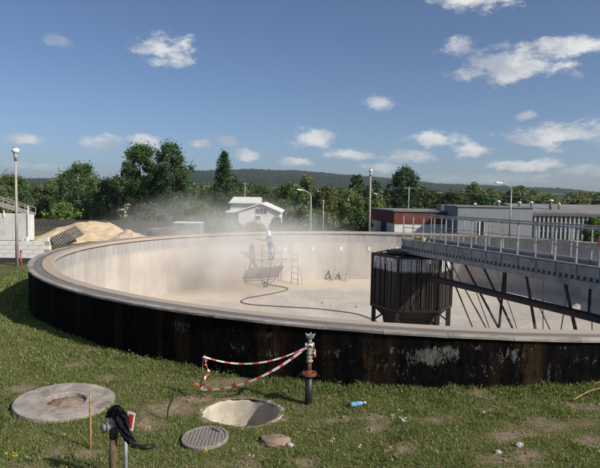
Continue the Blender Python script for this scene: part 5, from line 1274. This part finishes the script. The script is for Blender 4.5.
# ------------------------------------------------------------------ grass
def grass():
    g = np.random.default_rng(5)
    pts = []
    def scatter(x0_, x1_, y0_, y1_, dens, hmin, hmax, wd, zone=None):
        nn_ = int((x1_ - x0_) * (y1_ - y0_) * dens)
        xs = g.uniform(x0_, x1_, nn_); ys = g.uniform(y0_, y1_, nn_)
        for x, y in zip(xs, ys):
            # inside the view, outside tank, pit and slabs
            if abs(x) > .56 * y + .5: continue
            r = math.hypot(x - CX, y - CY)
            if r < RW + .01: continue
            dp = math.hypot(x - PITC.x, y - PITC.y)
            if dp < .66: continue
            dd_ = math.hypot(x - pd.x, y - pd.y)
            if .28 < dd_ < .765: continue
            if dd_ <= .27 and x < pd.x + .03 and g.random() < .75: continue
            if math.hypot(x - pv.x, y - pv.y) < .34 or math.hypot((x - pq.x) / .22, (y - pq.y) / .16) < 1: continue
            b_ = bareness(x, y)
            if g.random() < b_ * .80: continue
            cl2 = noise.noise(Vector((x * 1.7, y * 1.7, 7))) + .6 * noise.noise(Vector((x * 4.5, y * 4.5, 3)))
            if g.random() < .35 - .5 * cl2: continue
            near = math.exp(-((r - RW) / .35) ** 2)
            rightw = smooth(x, -1.2, .5)
            h = (hmin + (hmax - hmin) * g.random() ** 1.6) * (.75 + .55 * max(0, cl2 + .3)) * (1 + 1.3 * near * (.35 + .65 * rightw)) * (1 - .5 * b_)
            pts.append((x, y, h, wd * g.uniform(.6, 1.3), cl2, b_))
    scatter(-5.6, 5.9, 6.0, 11.6, 4600, .026, .082, .0085)
    scatter(-9.2, -2.0, 11.0, 16.5, 1900, .035, .095, .014)
    scatter(-13, -7.0, 16.0, 30.0, 420, .06, .15, .035)
    A_ = np.array(pts); n = len(A_)
    z = np.array([gz(x, y) for x, y in A_[:, :2]])
    ang_ = g.uniform(0, 2 * math.pi, n); lean = g.uniform(.15, .95, n) * A_[:, 2]; la = g.uniform(0, 2 * math.pi, n)
    base = np.stack([A_[:, 0], A_[:, 1], z - .012], 1); sdv = np.stack([np.cos(ang_), np.sin(ang_), np.zeros(n)], 1) * A_[:, 3:4] / 2
    ld = np.stack([np.cos(la), np.sin(la), np.zeros(n)], 1)
    mid = base + ld * (lean * .3)[:, None]; mid[:, 2] += A_[:, 2] * .62; tip = base + ld * lean[:, None]; tip[:, 2] += A_[:, 2] * g.uniform(.7, 1.0, n)
    V_ = np.stack([base - sdv, base + sdv, mid + sdv * .8, mid - sdv * .8, tip], 1).reshape(-1, 3)
    me = bpy.data.meshes.new('grass'); me.vertices.add(5 * n); me.vertices.foreach_set('co', V_.ravel().astype(np.float32))
    o5 = np.arange(n, dtype=np.int32)[:, None] * 5
    lp = np.concatenate([o5 + np.array([0, 1, 2, 3]), o5 + np.array([3, 2, 4])], 1).ravel().astype(np.int32)
    me.loops.add(7 * n); me.loops.foreach_set('vertex_index', lp)
    ls = np.stack([np.arange(n) * 7, np.arange(n) * 7 + 4], 1).ravel().astype(np.int32); lt_ = np.tile(np.array([4, 3], dtype=np.int32), n)
    me.polygons.add(2 * n); me.polygons.foreach_set('loop_start', ls); me.polygons.foreach_set('loop_total', lt_)
    green = np.array([.235, .275, .085]); dark = np.array([.14, .19, .055]); dry = np.array([.42, .34, .18])
    k = np.clip(.5 + .6 * A_[:, 4], 0, 1)[:, None]; c = green * (1 - k) + dark * k
    dr = (g.random(n) < (.16 + .45 * A_[:, 5] + .22 * np.clip(-A_[:, 4], 0, 1)))[:, None]
    c = np.where(dr, dry * g.uniform(.5, 1.1, (n, 1)), c * g.uniform(.65, 1.4, (n, 1)) * g.uniform(.9, 1.1, (n, 3)))
    ca = me.color_attributes.new('col', 'FLOAT_COLOR', 'POINT'); cc = np.repeat(np.concatenate([c, np.ones((n, 1))], 1), 5, 0); ca.data.foreach_set('color', cc.ravel().astype(np.float32))
    me.update(calc_edges=True)
    tag(link('grass', me, M['grass']), 'short patchy grass covering the meadow', None, None, 'stuff')
    # broad-leaved weeds as leaf cards close to the ground, along the wall and in clumps
    P = []; Sx = []; Cw = []
    for k in range(520):
        if k < 230:
            a_ = g.uniform(R_(-128), R_(-86)); r = RW + .03 + abs(g.normal()) * .28; x, y = CX + r * math.cos(a_), CY + r * math.sin(a_); hh = g.uniform(.05, .16)
        else:
            y = g.uniform(6.4, 10.2); x = g.uniform(-.55 * y, .55 * y); hh = g.uniform(.03, .09)
            if noise.noise(Vector((x * 1.1, y * 1.1, 20))) < -.05: continue
        if math.hypot(x - CX, y - CY) < RW + .02 or math.hypot(x - PITC.x, y - PITC.y) < .72 or math.hypot(x - pd.x, y - pd.y) < .9 or math.hypot(x - pv.x, y - pv.y) < .4 or bareness(x, y) > .5: continue
        z_ = gz(x, y); m_ = int(g.integers(8, 22)); d = g.normal(size=(m_, 3)) * np.array([.07, .07, .4 * hh]); d[:, 2] = np.abs(d[:, 2]) + .02
        P.append(np.array([x, y, z_]) + d); Sx.append(g.uniform(.02, .05, m_)); Cw.append(np.array([.12, .16, .05]) * g.uniform(.6, 1.4) * g.uniform(.75, 1.25, (m_, 1)))
    P = np.concatenate(P); me = quads_mesh('weeds', P, np.concatenate(Sx), np.concatenate(Cw))
    tag(link('weeds', me, M['grass']), 'low leafy weeds in the grass and along the wall', None, None, 'stuff')
    # flowers
    P = []; Sx = []; Cw = []
    for (x, y, cc_) in [(62, 440, 0), (14, 462, 0), (10, 458, 0), (403, 424, 1), (405, 426, 1), (393, 421, 1), (399, 416, 1), (484, 417, 1), (360, 452, 1), (331, 446, 1), (250, 461, 1), (205, 457, 0), (148, 432, 0), (340, 386, 1)]:
        p = atg(x, y); m_ = 9; P.append(np.array(p) + g.normal(size=(m_, 3)) * np.array([.022, .022, .012]) + np.array([0, 0, .085])); Sx.append(g.uniform(.022, .034, m_)); Cw.append(np.tile(np.array([[.75, .55, .05], [.72, .72, .68]][cc_]), (m_, 1)))
    me = quads_mesh('wildflowers', np.concatenate(P), np.concatenate(Sx), np.concatenate(Cw)); tag(link('wildflowers', me, M['grass']), 'tiny white and yellow wildflowers in the grass', None, None, 'stuff')
grass()
def pebbles():
    g = random.Random(3); b_ = bmesh.new()
    for bx_, by_, rx, ry in BAREP:
        for k in range(6):
            x, y = bx_ + g.gauss(0, .6) * rx, by_ + g.gauss(0, .6) * ry
            if math.hypot(x - CX, y - CY) < RW + .05 or math.hypot(x - PITC.x, y - PITC.y) < .75 or math.hypot(x - pd.x, y - pd.y) < .85: continue
            r = g.uniform(.006, .02) * (1.6 if g.random() < .1 else 1)
            o_ = bmesh.ops.create_icosphere(b_, subdivisions=1, radius=r, matrix=Matrix.Translation((x, y, gz(x, y) + r * .3)))
            for v in o_['verts']: v.co += Vector([g.uniform(-.25, .25) * r for _ in range(3)])
    mm = bpy.data.meshes.new('pebbles'); b_.to_mesh(mm); b_.free(); tag(link('pebbles', mm, M['stone']), 'tiny pebbles and crumbs on the bare soil', None, None, 'stuff')
pebbles()

# ------------------------------------------------------------------ dust and haze
def volmat(name, dens, color, noisy=None, aniso=.2):
    m = bpy.data.materials.new(name); m.use_nodes = True; t = NT(m.node_tree); t.n.clear()
    v = t.node('ShaderNodeVolumePrincipled'); v.inputs['Color'].default_value = (*color, 1); v.inputs['Anisotropy'].default_value = aniso
    o = t.node('ShaderNodeOutputMaterial'); t.l.new(v.outputs[0], o.inputs['Volume'])
    if noisy is None: v.inputs['Density'].default_value = dens
    else: t.set(v.inputs['Density'], noisy(t, dens))
    return m
def dustd(t, dens):
    ob = t.node('ShaderNodeTexCoord').outputs['Object']
    r = t.vmath('LENGTH', ob, out=1)
    n = t.noise(t.vmath('MULTIPLY', ob, (1.6, .8, 1.2)), 1.7, 4, .6, .5)
    return t.math('MULTIPLY', t.math('MULTIPLY', t.ramp(r, 1.0, .10), t.ramp(n, .24, .80)), dens)
M['dust'] = volmat('dust', .43, (.99, .975, .95), dustd, -.05)
def dust(name, label, c, s_):
    b_ = bmesh.new(); bmesh.ops.create_icosphere(b_, subdivisions=3, radius=1); mm = bpy.data.meshes.new(name); b_.to_mesh(mm); b_.free()
    o = link(name, mm, M['dust'], None, c); o.scale = s_; tag(o, label, None, None, 'stuff'); return o
dust('dust_cloud', 'pale blasting dust drifting inside and above the far rim', (-4.3, 32.8, .9), (8.6, 5.4, 3.4))
bmh = MB().box((0, 1900, 96), (7400, 8800, 206)); hz = bmh.build('haze', volmat('haze_air', 8.5e-5, (.80, .90, 1.0), None, .3)); tag(hz, 'thin pale summer haze in the distance', None, None, 'stuff')
